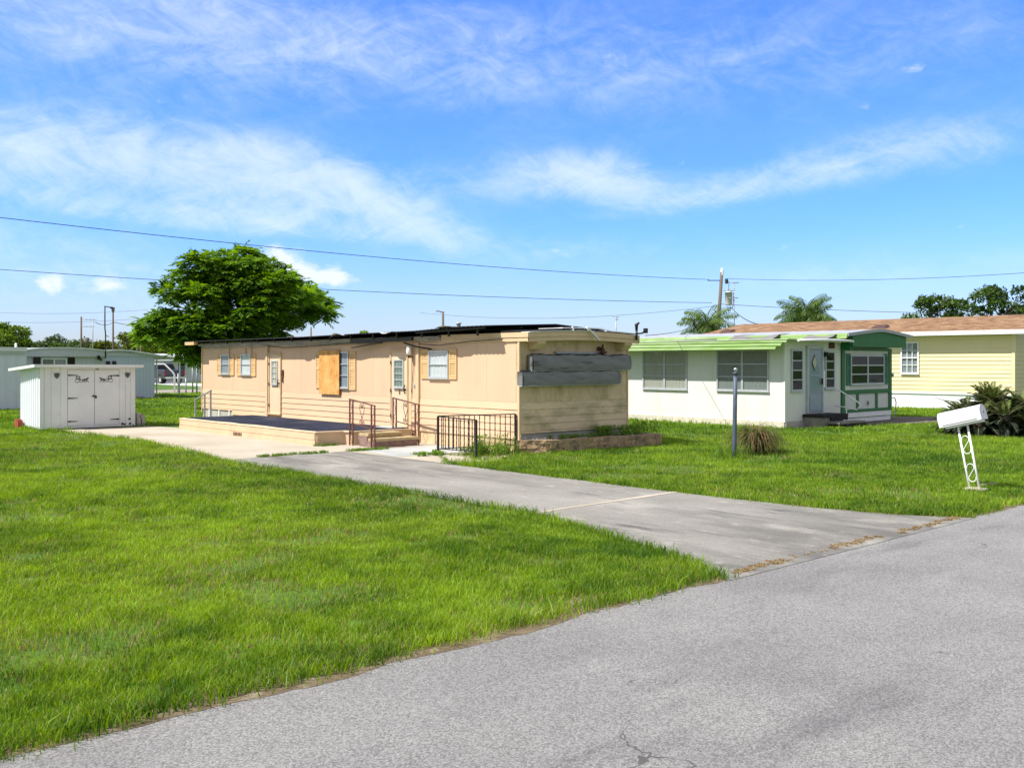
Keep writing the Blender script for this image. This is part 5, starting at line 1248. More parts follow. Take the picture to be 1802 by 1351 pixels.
def tree(name, label, cat, base, trunk_h, trunk_r, clumps, n_leaf, leaf, mat, seed, group=None, flat=.55, limbs=30, pinnate=False, droop=.2, shell=.55, bark='bark'):
    """clumps: (x, y, z, r) in world metres. Leaves are gathered in each clump's flattened volume, more of them near its upper skin."""
    rs = random.Random(seed); rg = np.random.default_rng(seed)
    t = empty(name, base, label, cat, group)
    top = (base[0] + rs.uniform(-.15, .15), base[1] + rs.uniform(-.15, .15), base[2] + trunk_h)
    b = MB(); b.tube([base, (base[0], base[1], base[2] + trunk_h * .12), ((base[0] + top[0]) / 2 + .06, (base[1] + top[1]) / 2, base[2] + trunk_h * .5), top], [trunk_r * 1.45, trunk_r * 1.05, trunk_r * .9, trunk_r * .75], 10)
    order = clumps[:]; rs.shuffle(order)
    forks = [(top[0] + rs.uniform(-1, 1) * trunk_h * .25, top[1] + rs.uniform(-1, 1) * trunk_h * .25, top[2] + trunk_h * rs.uniform(.2, .7)) for _ in range(5)]
    for f in forks: b.tube(limb_path(top, f, rs, 4), [trunk_r * .7 - trunk_r * .06 * i for i in range(5)], 7)
    for c in order[:limbs]:
        f = min(forks + [top], key=lambda q: (Vector(q) - Vector(c[:3])).length - .5 * (q[2] < c[2]))
        L_ = (Vector(f) - Vector(c[:3])).length; r0 = min(trunk_r * .4, .022 * L_ + .015)
        b.tube(limb_path(f, c[:3], rs, 6), [r0 * (1 - .13 * i) for i in range(7)], 5)
    b.build('trunk', bark, t)
    cl = np.array(clumps); w = cl[:, 3] ** 2; w = w / w.sum(); ci = rg.choice(len(cl), n_leaf if not pinnate else n_leaf // 11, p=w)
    C = cl[ci]; k = len(C)
    d = nrm(rg.normal(size=(k, 3))); d[:, 2] = np.where(rg.random(k) < .62, np.abs(d[:, 2]), d[:, 2])
    rad = (shell + (1 - shell) * rg.random(k)) ** .8
    lump = 1 + .25 * np.sin(d[:, 0] * 5 + ci) * np.cos(d[:, 1] * 4 + ci * 2.1)
    p = C[:, :3] + d * (C[:, 3] * rad * lump)[:, None] * np.array([1, 1, flat])
    tone = np.clip(.45 + .18 * rg.normal(size=k) + .5 * (rg.random(len(cl))[ci] - .5), 0, 1)
    if not pinnate:
        out = nrm(d + rg.normal(size=(k, 3)) * .7); out[:, 2] -= droop
        n = nrm(np.array([0, 0, 1.]) + rg.normal(size=(k, 3)) * .55 + d * .5)
        leaves_mesh('crown', p, out, n, leaf[0] * (.7 + .6 * rg.random(k)), leaf[1] * (.7 + .6 * rg.random(k)), tone, mat, t)
    else:    # compound leaves: a drooping stalk with paired leaflets
        out = nrm(d * np.array([1, 1, .35]) + rg.normal(size=(k, 3)) * .45); out[:, 2] = out[:, 2] * .4 + .12; out = nrm(out)
        side = nrm(np.cross(out, [0, 0, 1.])); up = np.cross(side, out); L_ = leaf[2] * (.75 + .5 * rg.random(k))
        cs, ds, ns, ls, ts = [], [], [], [], []
        for j in range(6):
            q = (j + .4) / 6; pos = p + out * (L_ * q)[:, None]; pos[:, 2] -= droop * L_ * q * q * 1.6
            ang = (1.05 - .7 * q)
            for sg in (-1, 1):
                if j == 5 and sg == 1: continue
                dd = out * math.cos(ang) + side * sg * math.sin(ang) if j < 5 else out.copy()
                dd = dd + rg.normal(size=(k, 3)) * .12; dd[:, 2] -= .22 + droop * q
                ll = leaf[0] * (.8 + .4 * rg.random(k)) * (.75 + .5 * math.sin(math.pi * (q * .8 + .15)))
                dn = nrm(dd); cs.append(pos + dn * (ll * .5)[:, None]); ds.append(dn); ns.append(nrm(up + rg.normal(size=(k, 3)) * .3)); ls.append(ll); ts.append(np.clip(tone + .08 * rg.normal(size=k), 0, 1))
        c = np.concatenate(cs); ll = np.concatenate(ls)
        leaves_mesh('crown', c, np.concatenate(ds), np.concatenate(ns), ll, ll * leaf[1] / leaf[0], np.concatenate(ts), mat, t)
    return t

# the big tree behind the home; offsets across (toward the picture's right), up, and depth
BT = (20.1, 40.1)
def off(u, w): return (BT[0] + .742 * u + .6704 * w, BT[1] - .6704 * u + .742 * w)
rs = random.Random(21); cl = []
rows = [(-.75, 6.55, .62), (.15, 6.72, .6), (.75, 6.35, .6), (1.5, 6.1, .55), (-1.2, 6.1, .6), (2.35, 5.55, .62), (1.7, 5.5, .6), (-2.1, 5.75, .55), (-1.6, 5.3, .6), (-.5, 5.9, .6), (.5, 5.6, .65), (1.1, 5.2, .6),
        (-2.75, 5.15, .55), (-2.3, 4.7, .5), (-.9, 5.0, .65), (0, 5.05, .6), (2.5, 4.8, .6), (1.7, 4.6, .55), (3.2, 5.0, .5), (3.7, 4.75, .5), (4.15, 4.35, .42), (3.5, 4.35, .42), (-2.9, 4.0, .55), (-3.5, 3.75, .5), (-2.2, 3.85, .55),
        (-3.85, 3.2, .5), (-3.2, 3.0, .55), (-1.5, 4.0, .5), (2.2, 4.1, .5), (1.5, 3.7, .5), (-.9, 3.4, .45), (.6, 3.9, .4), (-2.5, 3.0, .55), (-1.6, 2.9, .5), (-.2, 2.9, .45), (.8, 3.0, .5), (1.6, 2.8, .5),
        (-3.6, 3.3, .45), (-2.9, 3.15, .40), (-4.05, 3.15, .38), (-2.0, 2.7, .38), (-1.3, 2.4, .5), (0, 2.2, .5), (1.2, 2.3, .5), (-1.75, 2.2, .34)]
for u, z, r in rows + [(-1.4, 3.5, .6), (-.5, 4.1, .6), (.6, 3.3, .55), (1.3, 4.0, .55), (-.3, 2.5, .5), (-2.2, 3.4, .5), (.9, 2.6, .5)]:
    u *= .86; z -= max(0, z - 4) * .10
    half = 3.4 * math.sqrt(max(.08, 1 - ((z - 4.0) / 3.6) ** 2 - (u / 5.0) ** 2))
    if u > 1.9 and z < 4.5: half *= .4
    for w in (-half + rs.uniform(0, .5), rs.uniform(-.5, .5) * half, half - rs.uniform(0, .8)):
        x, y = off(u + rs.uniform(-.12, .12), w)
        if x < 18.5 and y < 33: continue
        cl.append((x, y, z + rs.uniform(-.28, .28), r * rs.uniform(.62, 1.15)))
tree('tree', 'big bright green broad tree with compound leaves behind the beige home', 'tree', (BT[0], BT[1], 0), 2.0, .2, cl, 105000, (.205, .075, .40), 'leaf_big', 5, flat=.72, limbs=90, pinnate=True, droop=.28, shell=.5)

def crown(x, y, z0, z1, rw, n, seed, rmin=.5, rmax=1.1):
    rs = random.Random(seed); out = []
    for _ in range(n):
        a = rs.random() * 2 * math.pi; q = math.sqrt(rs.random()); zz = rs.random()
        prof = math.sin(math.pi * (.12 + .82 * zz)) ** .6
        out.append((x + rw * prof * q * math.cos(a), y + rw * prof * q * math.sin(a), z0 + (z1 - z0) * zz, rs.uniform(rmin, rmax)))
    return out
tree('tree', 'dense rounded green tree at the left edge behind the white roofs', 'tree', (21.0, 80.5, 0), 1.5, .2, crown(20.9, 81.2, .9, 4.55, 1.9, 50, 3, .6, .9), 15000, (.24, .13), 'leaf_round', 8, limbs=12, flat=.8)
far = [(46, 172, 7.0, 6.0, 'leaf_far', 'far'), (52, 166, 6.6, 6.5, 'leaf_far', 'far'), (60, 158, 6.0, 6.0, 'leaf_far', 'far'), (44, 136, 5.0, 4.5, 'leaf_oak', 'far'), (41.5, 139, 5.6, 3.6, 'leaf_far', 'far'),
       (45.5, 121, 5.9, 4.8, 'leaf_olive', 'olive'), (50, 118.5, 5.5, 4.2, 'leaf_olive', 'olive'), (41, 116, 4.6, 3.0, 'leaf_olive', 'olive'), (45.0, 111.5, 4.4, 3.2, 'leaf_olive', 'shrub'), (40, 122, 4.2, 3, 'leaf_far', 'far')]
lbls = ['dusky far tree just right of the rounded green tree', 'tallest dusky far tree above the blue grey gable', 'low dusky far tree between the wooden poles', 'dark far oak beside the pole with a transformer',
        'dusky far tree behind the pole with a transformer', 'olive green tree behind the thin mast and wooden pole', 'olive green tree between the wooden pole and the big tree', 'smaller olive tree rising over the carport roof', 'light olive shrub below the big tree and above the carport', 'small far tree behind the television antenna']
for i, (x, y, h, w, m_, k) in enumerate(far):
    tree('tree', lbls[i].replace(' right of', ' beyond'), 'tree', (x, y, 0), h * .35, .18, crown(x, y, h * .22, h * .86, w * .8, 34, 40 + i, h * .13, h * .24), 5200, (.42, .22) if k != 'shrub' else (.28, .14), m_, 60 + i, 'trees along the far skyline', limbs=10, flat=.7)
tree('tree', 'small oak with a ragged rounded top above the brown roof', 'tree', (79.7, 36.0, 0), 3.0, .25, crown(79.6, 35.9, 3.5, 7.1, 2.9, 30, 11, .6, 1.0), 5500, (.30, .16), 'leaf_oak', 12, limbs=26, flat=.75)
tree('tree', 'tallest spreading oak above the brown roof, with sky gaps', 'tree', (83.0, 32.6, 0), 3.2, .3, crown(83.0, 32.6, 3.8, 8.1, 3.6, 34, 15, .6, 1.0), 7500, (.30, .16), 'leaf_oak', 16, limbs=30, flat=.7)
tree('tree', 'oak at the right edge above the brown roof', 'tree', (87.5, 29.0, 0), 3.0, .3, crown(87, 29.2, 3.4, 7.2, 3.6, 34, 19, .6, 1.0), 6500, (.30, .16), 'leaf_oak', 20, limbs=26, flat=.7)
tree('tree', 'small leafy tree top just showing over the beige home roof', 'tree', (33.2, 51.0, 0), 1.7, .09, crown(33.2, 51.0, 2.6, 4.0, .66, 16, 23, .22, .36), 2600, (.17, .09), 'leaf_big', 24, limbs=10)

def frond(rg, base, az, el, L_, curve, n=16, leaf=.55, hang=.6, stiff=0., wd=.03):
    """one feather leaf: arching stalk, leaflets both sides"""
    t = np.linspace(0, 1, n); h = np.array([math.cos(az), math.sin(az), 0.]); up = np.array([0, 0, 1.])
    e = el - curve * t ** 1.25
    dl = L_ / (n - 1); dirs = np.outer(np.cos(e), h) + np.outer(np.sin(e), up)
    pts = np.array(base) + np.vstack([[0, 0, 0], np.cumsum(dirs[:-1] * dl, 0)])
    side = np.array([-math.sin(az), math.cos(az), 0.])
    c, d, nn_, ll = [], [], [], []
    q = np.linspace(.10, .99, int(n * 3)); 
    for qq in q:
        i = min(n - 2, int(qq * (n - 1))); f = qq * (n - 1) - i; p = pts[i] * (1 - f) + pts[i + 1] * f; dr = dirs[i]
        up_ = np.cross(side, dr); up_ = up_ if up_[2] > 0 else -up_
        l = leaf * (math.sin(math.pi * min(1, .12 + .88 * qq)) ** .55 * .85 + .15) * rg.uniform(.85, 1.15)
        for sg in (-1, 1):
            dd = side * sg * (1 - .25 * stiff) + dr * (.45 + .3 * stiff) + up_ * (.25 * stiff) - up * hang * rg.uniform(.5, 1.3); dd = dd / np.linalg.norm(dd)
            c.append(p + dd * l * .5); d.append(dd); nn_.append(np.cross(dd, dr) + rg.normal(size=3) * .3); ll.append(l)
    return pts, np.array(c), np.array(d), np.array(nn_), np.array(ll)
def palm(name, label, cat, base, h, r, n_f, L_, seed, leaf=.5, hang=.8, mat='palm_leaf', wd=.045, el=(-.5, 1.35), curve=1.7, crownshaft=True, group=None, stiff=0., lean=(0, 0)):
    rg = np.random.default_rng(seed); rs = random.Random(seed)
    t = empty(name, base, label, cat, group); top = (base[0] + lean[0], base[1] + lean[1], base[2] + h)
    b = MB(); b.tube([base, ((base[0] + top[0]) / 2, (base[1] + top[1]) / 2, base[2] + h * .5), top], [r * 1.2, r, r * .85], 10)
    b.build('trunk', 'palm_trunk', t)
    C, D, N, LL, T = [], [], [], [], []; sb = MB()
    for i in range(n_f):
        q = (i + .5) / n_f; az = i * 2.39996 + rs.uniform(-.2, .2); e = el[1] + (el[0] - el[1]) * q + rs.uniform(-.12, .12); l = L_ * rs.uniform(.85, 1.1)
        pts, c, d, n, ll = frond(rg, top, az, e, l, curve * rs.uniform(.8, 1.15) * (1 - .35 * q), 14, leaf, hang, stiff)
        C.append(c); D.append(d); N.append(n); LL.append(ll); T.append(np.clip(np.full(len(c), .65 - .5 * q + rs.uniform(-.15, .15)) + .08 * rg.normal(size=len(c)), 0, 1))
        sb.tube([tuple(p) for p in pts], [.035 * L_ / 2.5 * (1 - .9 * k / 13) + .003 for k in range(14)], 4)
    sb.build('stalk', mat, t)
    ll = np.concatenate(LL)
    leaves_mesh('frond', np.concatenate(C), np.concatenate(D), np.concatenate(N), ll, np.full(len(ll), wd), np.concatenate(T), mat, t)
    return t
palm('palm', 'queen palm standing behind the transformer pole', 'palm tree', (59.3, 43.9, 0), 4.75,   .2, 24, 2.5, 5, .85, 1.4, wd=.05, el=(-.8, 1.55), curve=1.7)
palm('palm', 'queen palm with a full feathery crown above the brown roof', 'palm tree', (64.5, 38.8, 0), 5.4,   .2, 34, 2.6, 9, .85, 1.35, wd=.05, el=(-.5, 1.55), curve=1.65)
# sago clump on the right-hand lawn: three heads and a skirt of old leaves
sg = None
rgx = np.random.default_rng(4)
t = empty('sago_palm', (28.3, 11.2, 0), 'large dark sago palm clump spreading on the lawn by the mailbox', 'sago palm')
C, D, N, LL, T = [], [], [], [], []; sb = MB(); rs = random.Random(12)
heads = [((28.2, 11.2, .72), 80, .78, (.0, 1.45)), ((28.9, 10.6, .55), 40, .9, (-.1, 1.3)), ((27.75, 11.75, .35), 24, .85, (-.2, 1.1)), ((28.6, 10.0, .4), 24, 1.0, (-.2, 1.1)), ((29.4, 11.4, .5), 22, 1.0, (-.2, 1.2)), ((28.1, 10.7, .25), 20, 1.0, (-.25, .9))]
heads += [((28.2 + .9 * math.cos(a), 11.0 + .9 * math.sin(a), .22 + .12 * (k % 3)), 26, .85, (-.3, 1.2)) for k, a in enumerate((.2, .9, 1.6, 2.3, 3.0, 3.7, 4.4, 5.1, 5.8))] + [((29.2, 10.9, .2), 24, .9, (-.3, 1.2))]
for hd, nf, L_, el in heads:
    sb.lathe([(.16, -hd[2]), (.17, 0), (.1, .12), (0, .16)], hd, 8, False)
    for i in range(nf):
        q = (i + .5) / nf; az = i * 2.39996 + rs.uniform(-.2, .2); e = el[1] + (el[0] - el[1]) * q + rs.uniform(-.1, .1)
        pts, c, d, n, ll = frond(rgx, hd, az, e, L_ * rs.uniform(.85, 1.15), .75 * rs.uniform(.8, 1.5), 15, .15, .12, .8)
        ok = c[:, 2] > .01
        C.append(c[ok]); D.append(d[ok]); N.append(n[ok]); LL.append(ll[ok]); T.append(np.clip(np.full(ok.sum(), .9 - 1.05 * q + rs.uniform(-.12, .12) - (.25 if hd[2] < .6 else 0)), 0, 1))
        sb.tube([(p[0], p[1], max(.01, p[2])) for p in pts], [.012 * (1 - .85 * k / 14) + .002 for k in range(15)], 4)
k = 17000; d = nrm(rgx.normal(size=(k, 3))); d[:, 2] = np.abs(d[:, 2]); q = (.45 + .55 * rgx.random(k))[:, None]
c = np.array([28.45, 10.95, .02]) + d * q * np.array([1.32, 1.2, .98]) * (1 + .15 * np.sin(d[:, :1] * 9) * np.cos(d[:, 1:2] * 8))
dd = d * np.array([1, 1, .2]) + rgx.normal(size=(k, 3)) * .5; dd[:, 2] -= .25
C.append(c); D.append(dd); N.append(rgx.normal(size=(k, 3)) + d); LL.append(.16 * (.6 + .8 * rgx.random(k))); T.append(np.clip(.10 + .12 * rgx.normal(size=k), 0, 1))
sb.build('trunk', 'palm_trunk', t); ll = np.concatenate(LL)
leaves_mesh('frond', np.concatenate(C), np.concatenate(D), np.concatenate(N), ll, np.full(len(ll), .024), np.concatenate(T), 'sago_leaf', t)
# weeping dead plant behind the bare lamp post
rg = np.random.default_rng(33); rs = random.Random(33); V, F_, T = [], [], []; k0 = 0; G = []
for i in range(1000):
    az = rs.random() * 2 * math.pi; r0 = rs.random() ** .5 * .20; el = rs.uniform(.7, 1.45); L_ = rs.uniform(.4, .88); cv = rs.uniform(2.0, 3.4)
    p = np.array([18.37 + r0 * math.cos(az), 12.3 + r0 * math.sin(az), .03 + rs.random() * .35]); n = 8; w = rs.uniform(.006, .012); e = el
    s = np.array([-math.sin(az), math.cos(az), 0]); pr = []
    for j in range(n + 1):
        pr.append(p.copy()); e = el - cv * (j / n) ** 1.1
        p = p + np.array([math.cos(az) * math.cos(e), math.sin(az) * math.cos(e), math.sin(e)]) * L_ / n; p[2] = max(p[2], .02 + rs.random() * .03)
    for j, q in enumerate(pr):
        ww = w * (1 - .8 * j / n); V += [q - s * ww, q + s * ww]
    for j in range(n): F_.append([k0 + 2 * j, k0 + 2 * j + 1, k0 + 2 * j + 3, k0 + 2 * j + 2])
    T += [rs.random()] * n; G += [i % 4 == 0] * n; k0 += 2 * (n + 1)
t = empty('dead_plant', (18.37, 12.3, 0), 'drooping half dead brown plant behind the bare lamp post', 'plant')
G = np.array(G)
raw_mesh('foliage', np.array(V), np.array(F_)[~G], 'dead_leaf', np.array(T)[~G], t, 4)
raw_mesh('green_foliage', np.array(V), np.array(F_)[G], 'weed_leaf', np.array(T)[G] * .5, t, 4)
b = MB(); b.tube([(18.37, 12.3, 0), (18.36, 12.3, .4)], [.05, .03], 6); b.build('stem', 'bark', t)

# ------------------------------------------------------------------ grass: real blades, thinning with distance
RG = np.random.default_rng(101)
def hash2(x, y, f, s):      # smooth value noise, 0..1
    xi, yi = np.floor(x * f).astype(np.int64), np.floor(y * f).astype(np.int64); fx, fy = x * f - xi, y * f - yi
    fx = fx * fx * (3 - 2 * fx); fy = fy * fy * (3 - 2 * fy)
    def h(a, b): 
        v = np.sin(a * 127.1 + b * 311.7 + s * 74.7) * 43758.5453; return v - np.floor(v)
    return (h(xi, yi) * (1 - fx) + h(xi + 1, yi) * fx) * (1 - fy) + (h(xi, yi + 1) * (1 - fx) + h(xi + 1, yi + 1) * fx) * fy
def fbm(x, y, f, s): return .5 * hash2(x, y, f, s) + .3 * hash2(x, y, f * 2.1, s + 3) + .2 * hash2(x, y, f * 4.3, s + 7)
def poly_lerp(y, pts):      # x of a polyline at y
    p = sorted((q[1], q[0]) for q in pts); return np.interp(y, [a for a, _ in p], [b for _, b in p])
LFX = [(8.82, 18.68), (8.82, 12.5), (8.80, 9.6), (8.62, 8.6), (8.25, 7.4), (7.86, 6.2), (7.42, 5.25)]
RTX = [(12.75, 5.25), (12.30, 6.0), (12.02, 7.2), (11.90, 9.0), (11.88, 11.5), (11.86, 14.0), (11.86, 15.2)]
PTX = [(8.85, 18.6), (9.0, 19.5), (9.35, 22), (9.55, 25), (9.35, 28), (9.0, 30.45)]
def lawn_mask(x, y, j):
    """True where grass grows; j is a per-blade jitter so that edges are ragged"""
    e = (hash2(x, y, 2.2, 9) - .5) * .22 + j * .09
    ok = y > 5.42 + e * .9
    left = x < np.where(y < 18.65, poly_lerp(y, LFX), poly_lerp(y, PTX)) + e * .8
    right = x > poly_lerp(np.minimum(y, 15.2), RTX) - e * .6
    ok &= left | right | (y > 30.27)
    # concrete by the steps, home, planter
    ok &= ~((x > 8.9) & (x < 14.6) & (y > 15.0 + .55 * np.clip((x - 11.9) / 1.1, 0, 1) - .55 * np.clip((x - 13.0) / .4, 0, 1) + e * 2) & (y < 30.25) & ~(x < poly_lerp(y, PTX) + e * .8) & ~((x > 13.0) & (y < 16.55 + e)))
    ok &= ~((x > 14.5) & (x < 18.2) & (y > 15.7) & (y < 32.3))
    ok &= ~((x > 14.55) & (x < 18.5) & (y > 15.0) & (y < 15.9) & (y > 15.36 - (x - 15.0) * .118 - .01))
    ok &= ~((x > 8.8) & (x < 11.65) & (y > 30.2) & (y < 32.45))
    ok &= ~((x > 26.0) & (x < 33.0) & (y > 16.35) & (y < 32))
    lo = np.interp(x, [25.9, 26.6, 28.3, 31, 33.4, 37, 42], [16.39, 15.95, 15.55, 14.75, 14.1, 13.1, 12.0]) + e * .5
    hi = np.interp(x, [25.9, 33.0, 33.2, 34.9, 35.2, 38, 42], [16.4, 16.4, 17.3, 17.0, 16.3, 15.3, 14.4])
    ok &= ~((x > 25.9) & (x < 41.9) & (y > lo) & (y < hi))
    ok &= ~((x > 41.9) & (x < 50) & (y > 15.6)); ok &= ~((x > 7.9) & (x < 16.2) & (y > 44.8)); ok &= ~((x > 18) & (x < 21.7) & (y > 53.9))
    ok &= y < 61.8
    return ok
def in_view(x, y, mg=.10):
    Xc = .742 * x - .6704 * y; D = .6704 * x + .742 * y
    return (np.abs(Xc) < (.528 + mg) * D + .6), D
def blades(name, x, y, h, w, tint, mat, bend=.45, parent=None, z0=None, segs=2):
    k = len(x); a = RG.random(k) * 2 * np.pi; f = RG.random(k) * 2 * np.pi; lean = bend * (.25 + .9 * RG.random(k)) * h
    bx = np.cos(f) * w; by = np.sin(f) * w; z = np.zeros(k) if z0 is None else z0
    tx = x + np.cos(a) * lean; ty = y + np.sin(a) * lean
    if segs == 1:
        v = np.stack([np.stack([x - bx, y - by, z], 1), np.stack([x + bx, y + by, z], 1), np.stack([tx, ty, z + h], 1)], 1).reshape(-1, 3)
        return raw_mesh(name, v, np.arange(3 * k).reshape(k, 3), mat, tint, parent, 3)
    mx = x + np.cos(a) * lean * .32; my = y + np.sin(a) * lean * .32; q = .78
    v = np.stack([np.stack([x - bx, y - by, z], 1), np.stack([x + bx, y + by, z], 1), np.stack([mx + bx * q, my + by * q, z + h * .6], 1), np.stack([mx - bx * q, my - by * q, z + h * .6], 1),
                  np.stack([tx, ty, z + h * .92], 1)], 1).reshape(-1, 3)
    i = np.arange(k)[:, None] * 5
    tr_ = np.concatenate([i + [0, 1, 2], i + [0, 2, 3], i + [3, 2, 4]], 1).reshape(-1, 3)
    return raw_mesh(name, v, tr_, mat, np.repeat(tint, 3), parent, 3)
def grass_tone(x, y):
    big = fbm(x, y, .22, 1); mid = fbm(x, y, .9, 5); cl_ = hash2(x, y, 5, 2)
    t = .50 + .80 * (big - .5) + .95 * (mid - .5) + .50 * (cl_ - .5) + .5 * (fbm(x, y, 2.4, 41) - .5)
    # the deeper green bands and the yellower ones seen in the lawn
    t += .05 * np.sin(x * 9.5 + 3 * fbm(x, y, .5, 8)) + .18 * np.exp(-(((x - 4.5) / 2.5) ** 2 + ((y - 9) / 3) ** 2)) - .22 * np.exp(-(((x - 2.4) / 1.0) ** 2 + ((y - 6.6) / 1.0) ** 2)) - .15 * np.exp(-(((x - 7.2) / 1.0) ** 2 + ((y - 8) / 1.6) ** 2))
    return t
bare = [(3.0, 10.7, .28), (3.35, 11.3, .16), (6.1, 9.9, .22), (-2.6, 8.6, .22), (7.0, 8.6, .25), (4.1, 6.3, .16), (12.9, 8.0, .2), (14.3, 7.2, .16)]
def bare_prob(x, y):
    p = np.zeros_like(x)
    for bx, by, r in bare: p = np.maximum(p, np.exp(-(((x - bx) ** 2 + (y - by) ** 2) / r ** 2)))
    p = np.maximum(p, np.clip((fbm(x, y, .7, 31) - .60) * 5, 0, .8)); p = np.maximum(p, np.clip((fbm(x, y, 2.2, 77) - .66) * 6, 0, .85))
    return p
def scatter(d0, d1, dens, h0, wd, segs):
    R1 = d1 * .64 + 3.4; n = int(dens * (d1 - d0) * 2 * R1)
    D = RG.uniform(d0, d1, n); Xc = RG.uniform(-R1, R1, n); ok = np.abs(Xc) < .628 * D + 3.4; D, Xc = D[ok], Xc[ok]
    x = .742 * Xc + .6704 * D; y = -.6704 * Xc + .742 * D; j = RG.normal(size=len(x))
    ok = lawn_mask(x, y, j) & (RG.random(len(x)) > bare_prob(x, y)) & (y > 5.2); x, y = x[ok], y[ok]; k = len(x)
    hh = h0 * (.55 + .75 * RG.random(k)) * (.45 + 1.15 * fbm(x, y, 1.7, 17)); 
    t = np.clip(grass_tone(x, y) + .17 * RG.normal(size=k), 0, 1)
    return x, y, hh, wd * (.7 + .6 * RG.random(k)), t, segs
parts = [scatter(4.6, 8, 6500, .062, .0030, 2), scatter(8, 12, 4600, .064, .0034, 2), scatter(12, 18, 2200, .066, .0046, 2), scatter(18, 27, 800, .068, .0078, 1), scatter(27, 42, 260, .075, .014, 1), scatter(42, 66, 70, .085, .024, 1)]
for i, (x, y, hh, w, t, s) in enumerate(parts):
    dry = RG.random(len(x)) < .04 + .35 * bare_prob(x, y) + .12 * np.clip((fbm(x, y, .5, 55) - .52) * 5, 0, 1)
    g = blades('grass', x[~dry], y[~dry], hh[~dry], w[~dry], t[~dry], 'grass_blade', .75, segs=s); tag(g, kind='stuff')
    if i < 4: tag(blades('dry_grass', x[dry], y[dry], hh[dry] * .8, w[dry], RG.random(dry.sum()), 'straw', 1.2, segs=s), kind='stuff')
def tuft_patch(name, label, cat, pts, h, w, mat, bend=.8, kind='stuff', group=None):
    x, y, n = [], [], 0
    for px_, py_, r, k in pts:
        a = RG.random(k) * 2 * np.pi; q = np.sqrt(RG.random(k)) * r; x.append(px_ + q * np.cos(a)); y.append(py_ + q * np.sin(a))
    x = np.concatenate(x); y = np.concatenate(y); k = len(x)
    o = blades(name, x, y, h * (.4 + .8 * RG.random(k)), np.full(k, w), np.clip(.5 + .3 * RG.normal(size=k), 0, 1), mat, bend)
    return tag(o, label, cat, group, kind)
line = lambda p, q, n, r, k: [(p[0] + (q[0] - p[0]) * i / (n - 1) + RG.normal() * .03, p[1] + (q[1] - p[1]) * i / (n - 1) + RG.normal() * .03, r, k) for i in range(n)]
tuft_patch('joint_weeds', None, None, line((9.75, 18.78), (11.35, 18.70), 16, .10, 60) + line((12.0, 18.66), (12.75, 18.55), 9, .14, 90) + line((12.05, 20.28), (12.5, 20.2), 5, .08, 60) + line((11.9, 14.95), (12.9, 16.8), 8, .07, 16) + line((12.5, 17.0), (13.0, 16.7), 5, .12, 60), .075, .006, 'weed_leaf', .9)
tuft_patch('street_edge_straw', None, None, line((7.75, 5.42), (8.6, 5.42), 14, .06, 90) + line((9.6, 5.44), (10.6, 5.44), 14, .06, 80) + line((11.0, 5.42), (12.6, 5.40), 20, .05, 90) + line((8.7, 5.42), (9.5, 5.42), 8, .03, 20), .022, .006, 'straw', 1.6)
# edge fringe: longer runners spilling on the concrete and the street
ex, ey = [], []
for pts_, n_ in ((LFX, 2600), (RTX, 1900), (PTX, 1500), ([(5.4, 5.38), (-3, 5.38)], 0)):
    yy = RG.uniform(min(p[1] for p in pts_), max(p[1] for p in pts_), n_); xx = poly_lerp(yy, pts_) + (RG.normal(size=n_) * .05 + (-.04 if pts_ is not RTX else .04)) + (hash2(yy, yy * 0, 2., 9) - .5) * .12; ex.append(xx); ey.append(yy)
xx = np.concatenate([RG.uniform(-2, 7.6, 2600), RG.uniform(12.7, 24, 2600)]); ex.append(xx); ey.append(5.42 + RG.normal(size=len(xx)) * .06 + (hash2(xx, xx * 0, 1.7, 4) - .5) * .16)
x = np.concatenate(ex); y = np.concatenate(ey)
tag(blades('grass_fringe', x, y, .05 + .10 * RG.random(len(x)), .0035 + .002 * RG.random(len(x)), np.clip(grass_tone(x, y) + .15 * RG.normal(size=len(x)), 0, 1), 'grass_blade', 1.0), kind='stuff')
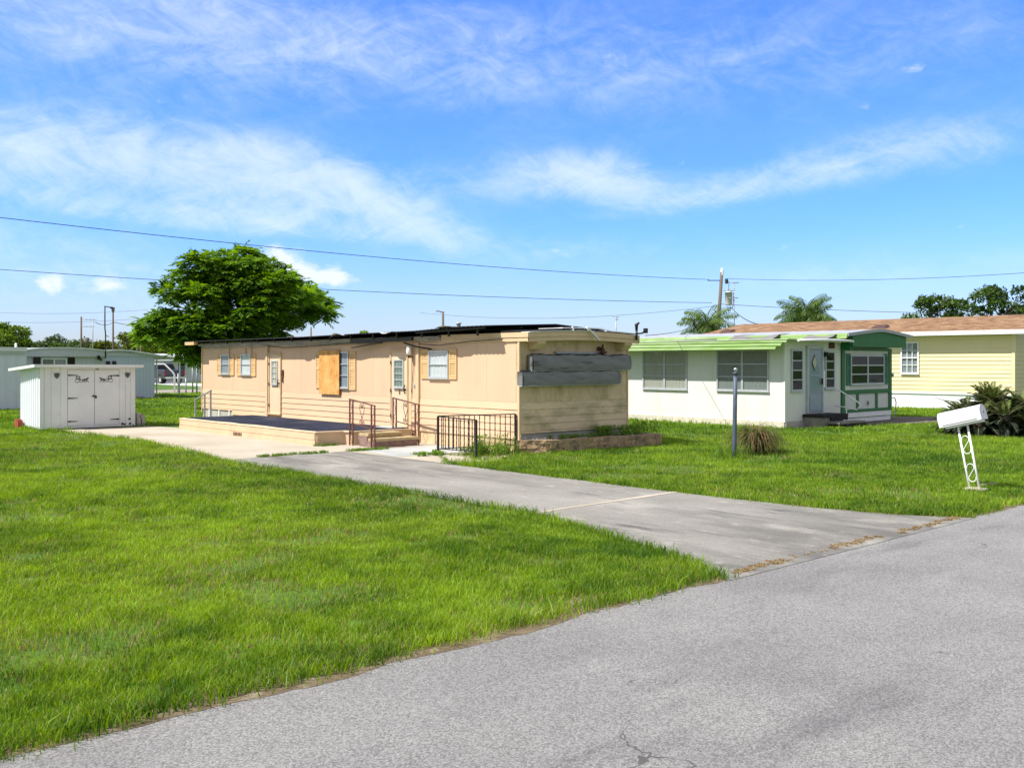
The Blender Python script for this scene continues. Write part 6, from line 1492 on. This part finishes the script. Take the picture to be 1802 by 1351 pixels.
# weeds in the railing corner and the planter
def leafy(name, spots, mat, h, leaf, seed):
    rg = np.random.default_rng(seed); C, D, N, LL, T = [], [], [], [], []
    for (x, y, z, r, k, hh) in spots:
        a = rg.random(k) * 2 * np.pi; q = np.sqrt(rg.random(k)) * r; zz = z + hh * rg.random(k) ** .8
        sp_ = 1 - .4 * (zz - z) / max(hh, .01)
        C.append(np.stack([x + q * np.cos(a) * sp_, y + q * np.sin(a) * sp_, zz], 1)); d = rg.normal(size=(k, 3)); d[:, 2] = np.abs(d[:, 2]) * .8 + .3
        D.append(d); N.append(rg.normal(size=(k, 3)) + np.array([0, 0, .8])); LL.append(leaf * (.6 + .8 * rg.random(k))); T.append(np.clip(.35 + .5 * (zz - z) / max(hh, .01) + .2 * rg.normal(size=k), 0, 1))
    ll = np.concatenate(LL); o = leaves_mesh(name, np.concatenate(C), np.concatenate(D), np.concatenate(N), ll, ll * .3, np.concatenate(T), mat, None)
    return tag(o, kind='stuff')
sp_ = [(13.1 + .95 * RG.random(), 15.55 + .75 * RG.random(), 0, .12, 60, .20) for _ in range(15)] + [(13.2 + 1.2 * RG.random(), 15.75 + .3 * RG.random(), 0, .07, 26, .44) for _ in range(22)] + [(12.4 + .6 * RG.random(), 16.5 + .35 * RG.random(), 0, .10, 50, .10) for _ in range(7)]
leafy('garden_weeds', sp_, 'weed_leaf', .4, .07, 3)
sp_ = [(15.3 + 2.9 * RG.random(), 15.45 + .3 * RG.random(), .235, .10, 45, .12) for _ in range(26)] + [(16.9 + 1.5 * RG.random(), 15.50 + .25 * RG.random(), .235, .12, 70, .26) for _ in range(22)] + [(18.3 + .35 * RG.random(), 15.3 + .5 * RG.random(), .2, .12, 90, .36) for _ in range(7)] + [(18.6, 15.6, 0, .15, 90, .5), (18.55, 15.1, 0, .12, 60, .2)]
leafy('planter_weeds', sp_, 'weed_leaf', .2, .06, 4)
sp_ = [(13.1 + 1.5 * RG.random(), 15.7 + .35 * RG.random(), .28, .04, 4, .12) for _ in range(30)] + [(14.7 + .9 * RG.random(), 15.48 + .2 * RG.random(), .26, .06, 6, .06) for _ in range(22)]
leafy('weed_flowers', sp_, 'flower_white', .1, .028, 6)
tuft_patch('tall_weeds', None, None, [(13.1 + 1.3 * RG.random(), 15.6 + .6 * RG.random(), .05, 16) for _ in range(34)] + [(18.25 + .5 * RG.random(), 15.3 + .5 * RG.random(), .06, 14) for _ in range(8)] + [(16.95 + .25 * RG.normal(), 11.8 + .2 * RG.normal(), .12, 30) for _ in range(6)], .36, .004, 'weed_leaf', .5)
tuft_patch('wall_weeds', None, None, line((26.1, 16.3), (26.0, 22.5), 30, .06, 14) + line((8.75, 30.6), (8.75, 32.4), 12, .09, 26) + line((8.9, 30.35), (9.6, 30.2), 5, .08, 20) + line((18.3, 16.2), (18.3, 20), 10, .1, 26), .13, .007, 'grass_blade', .7)
for o in COL.objects:
    if 'local' in o: del o['local']
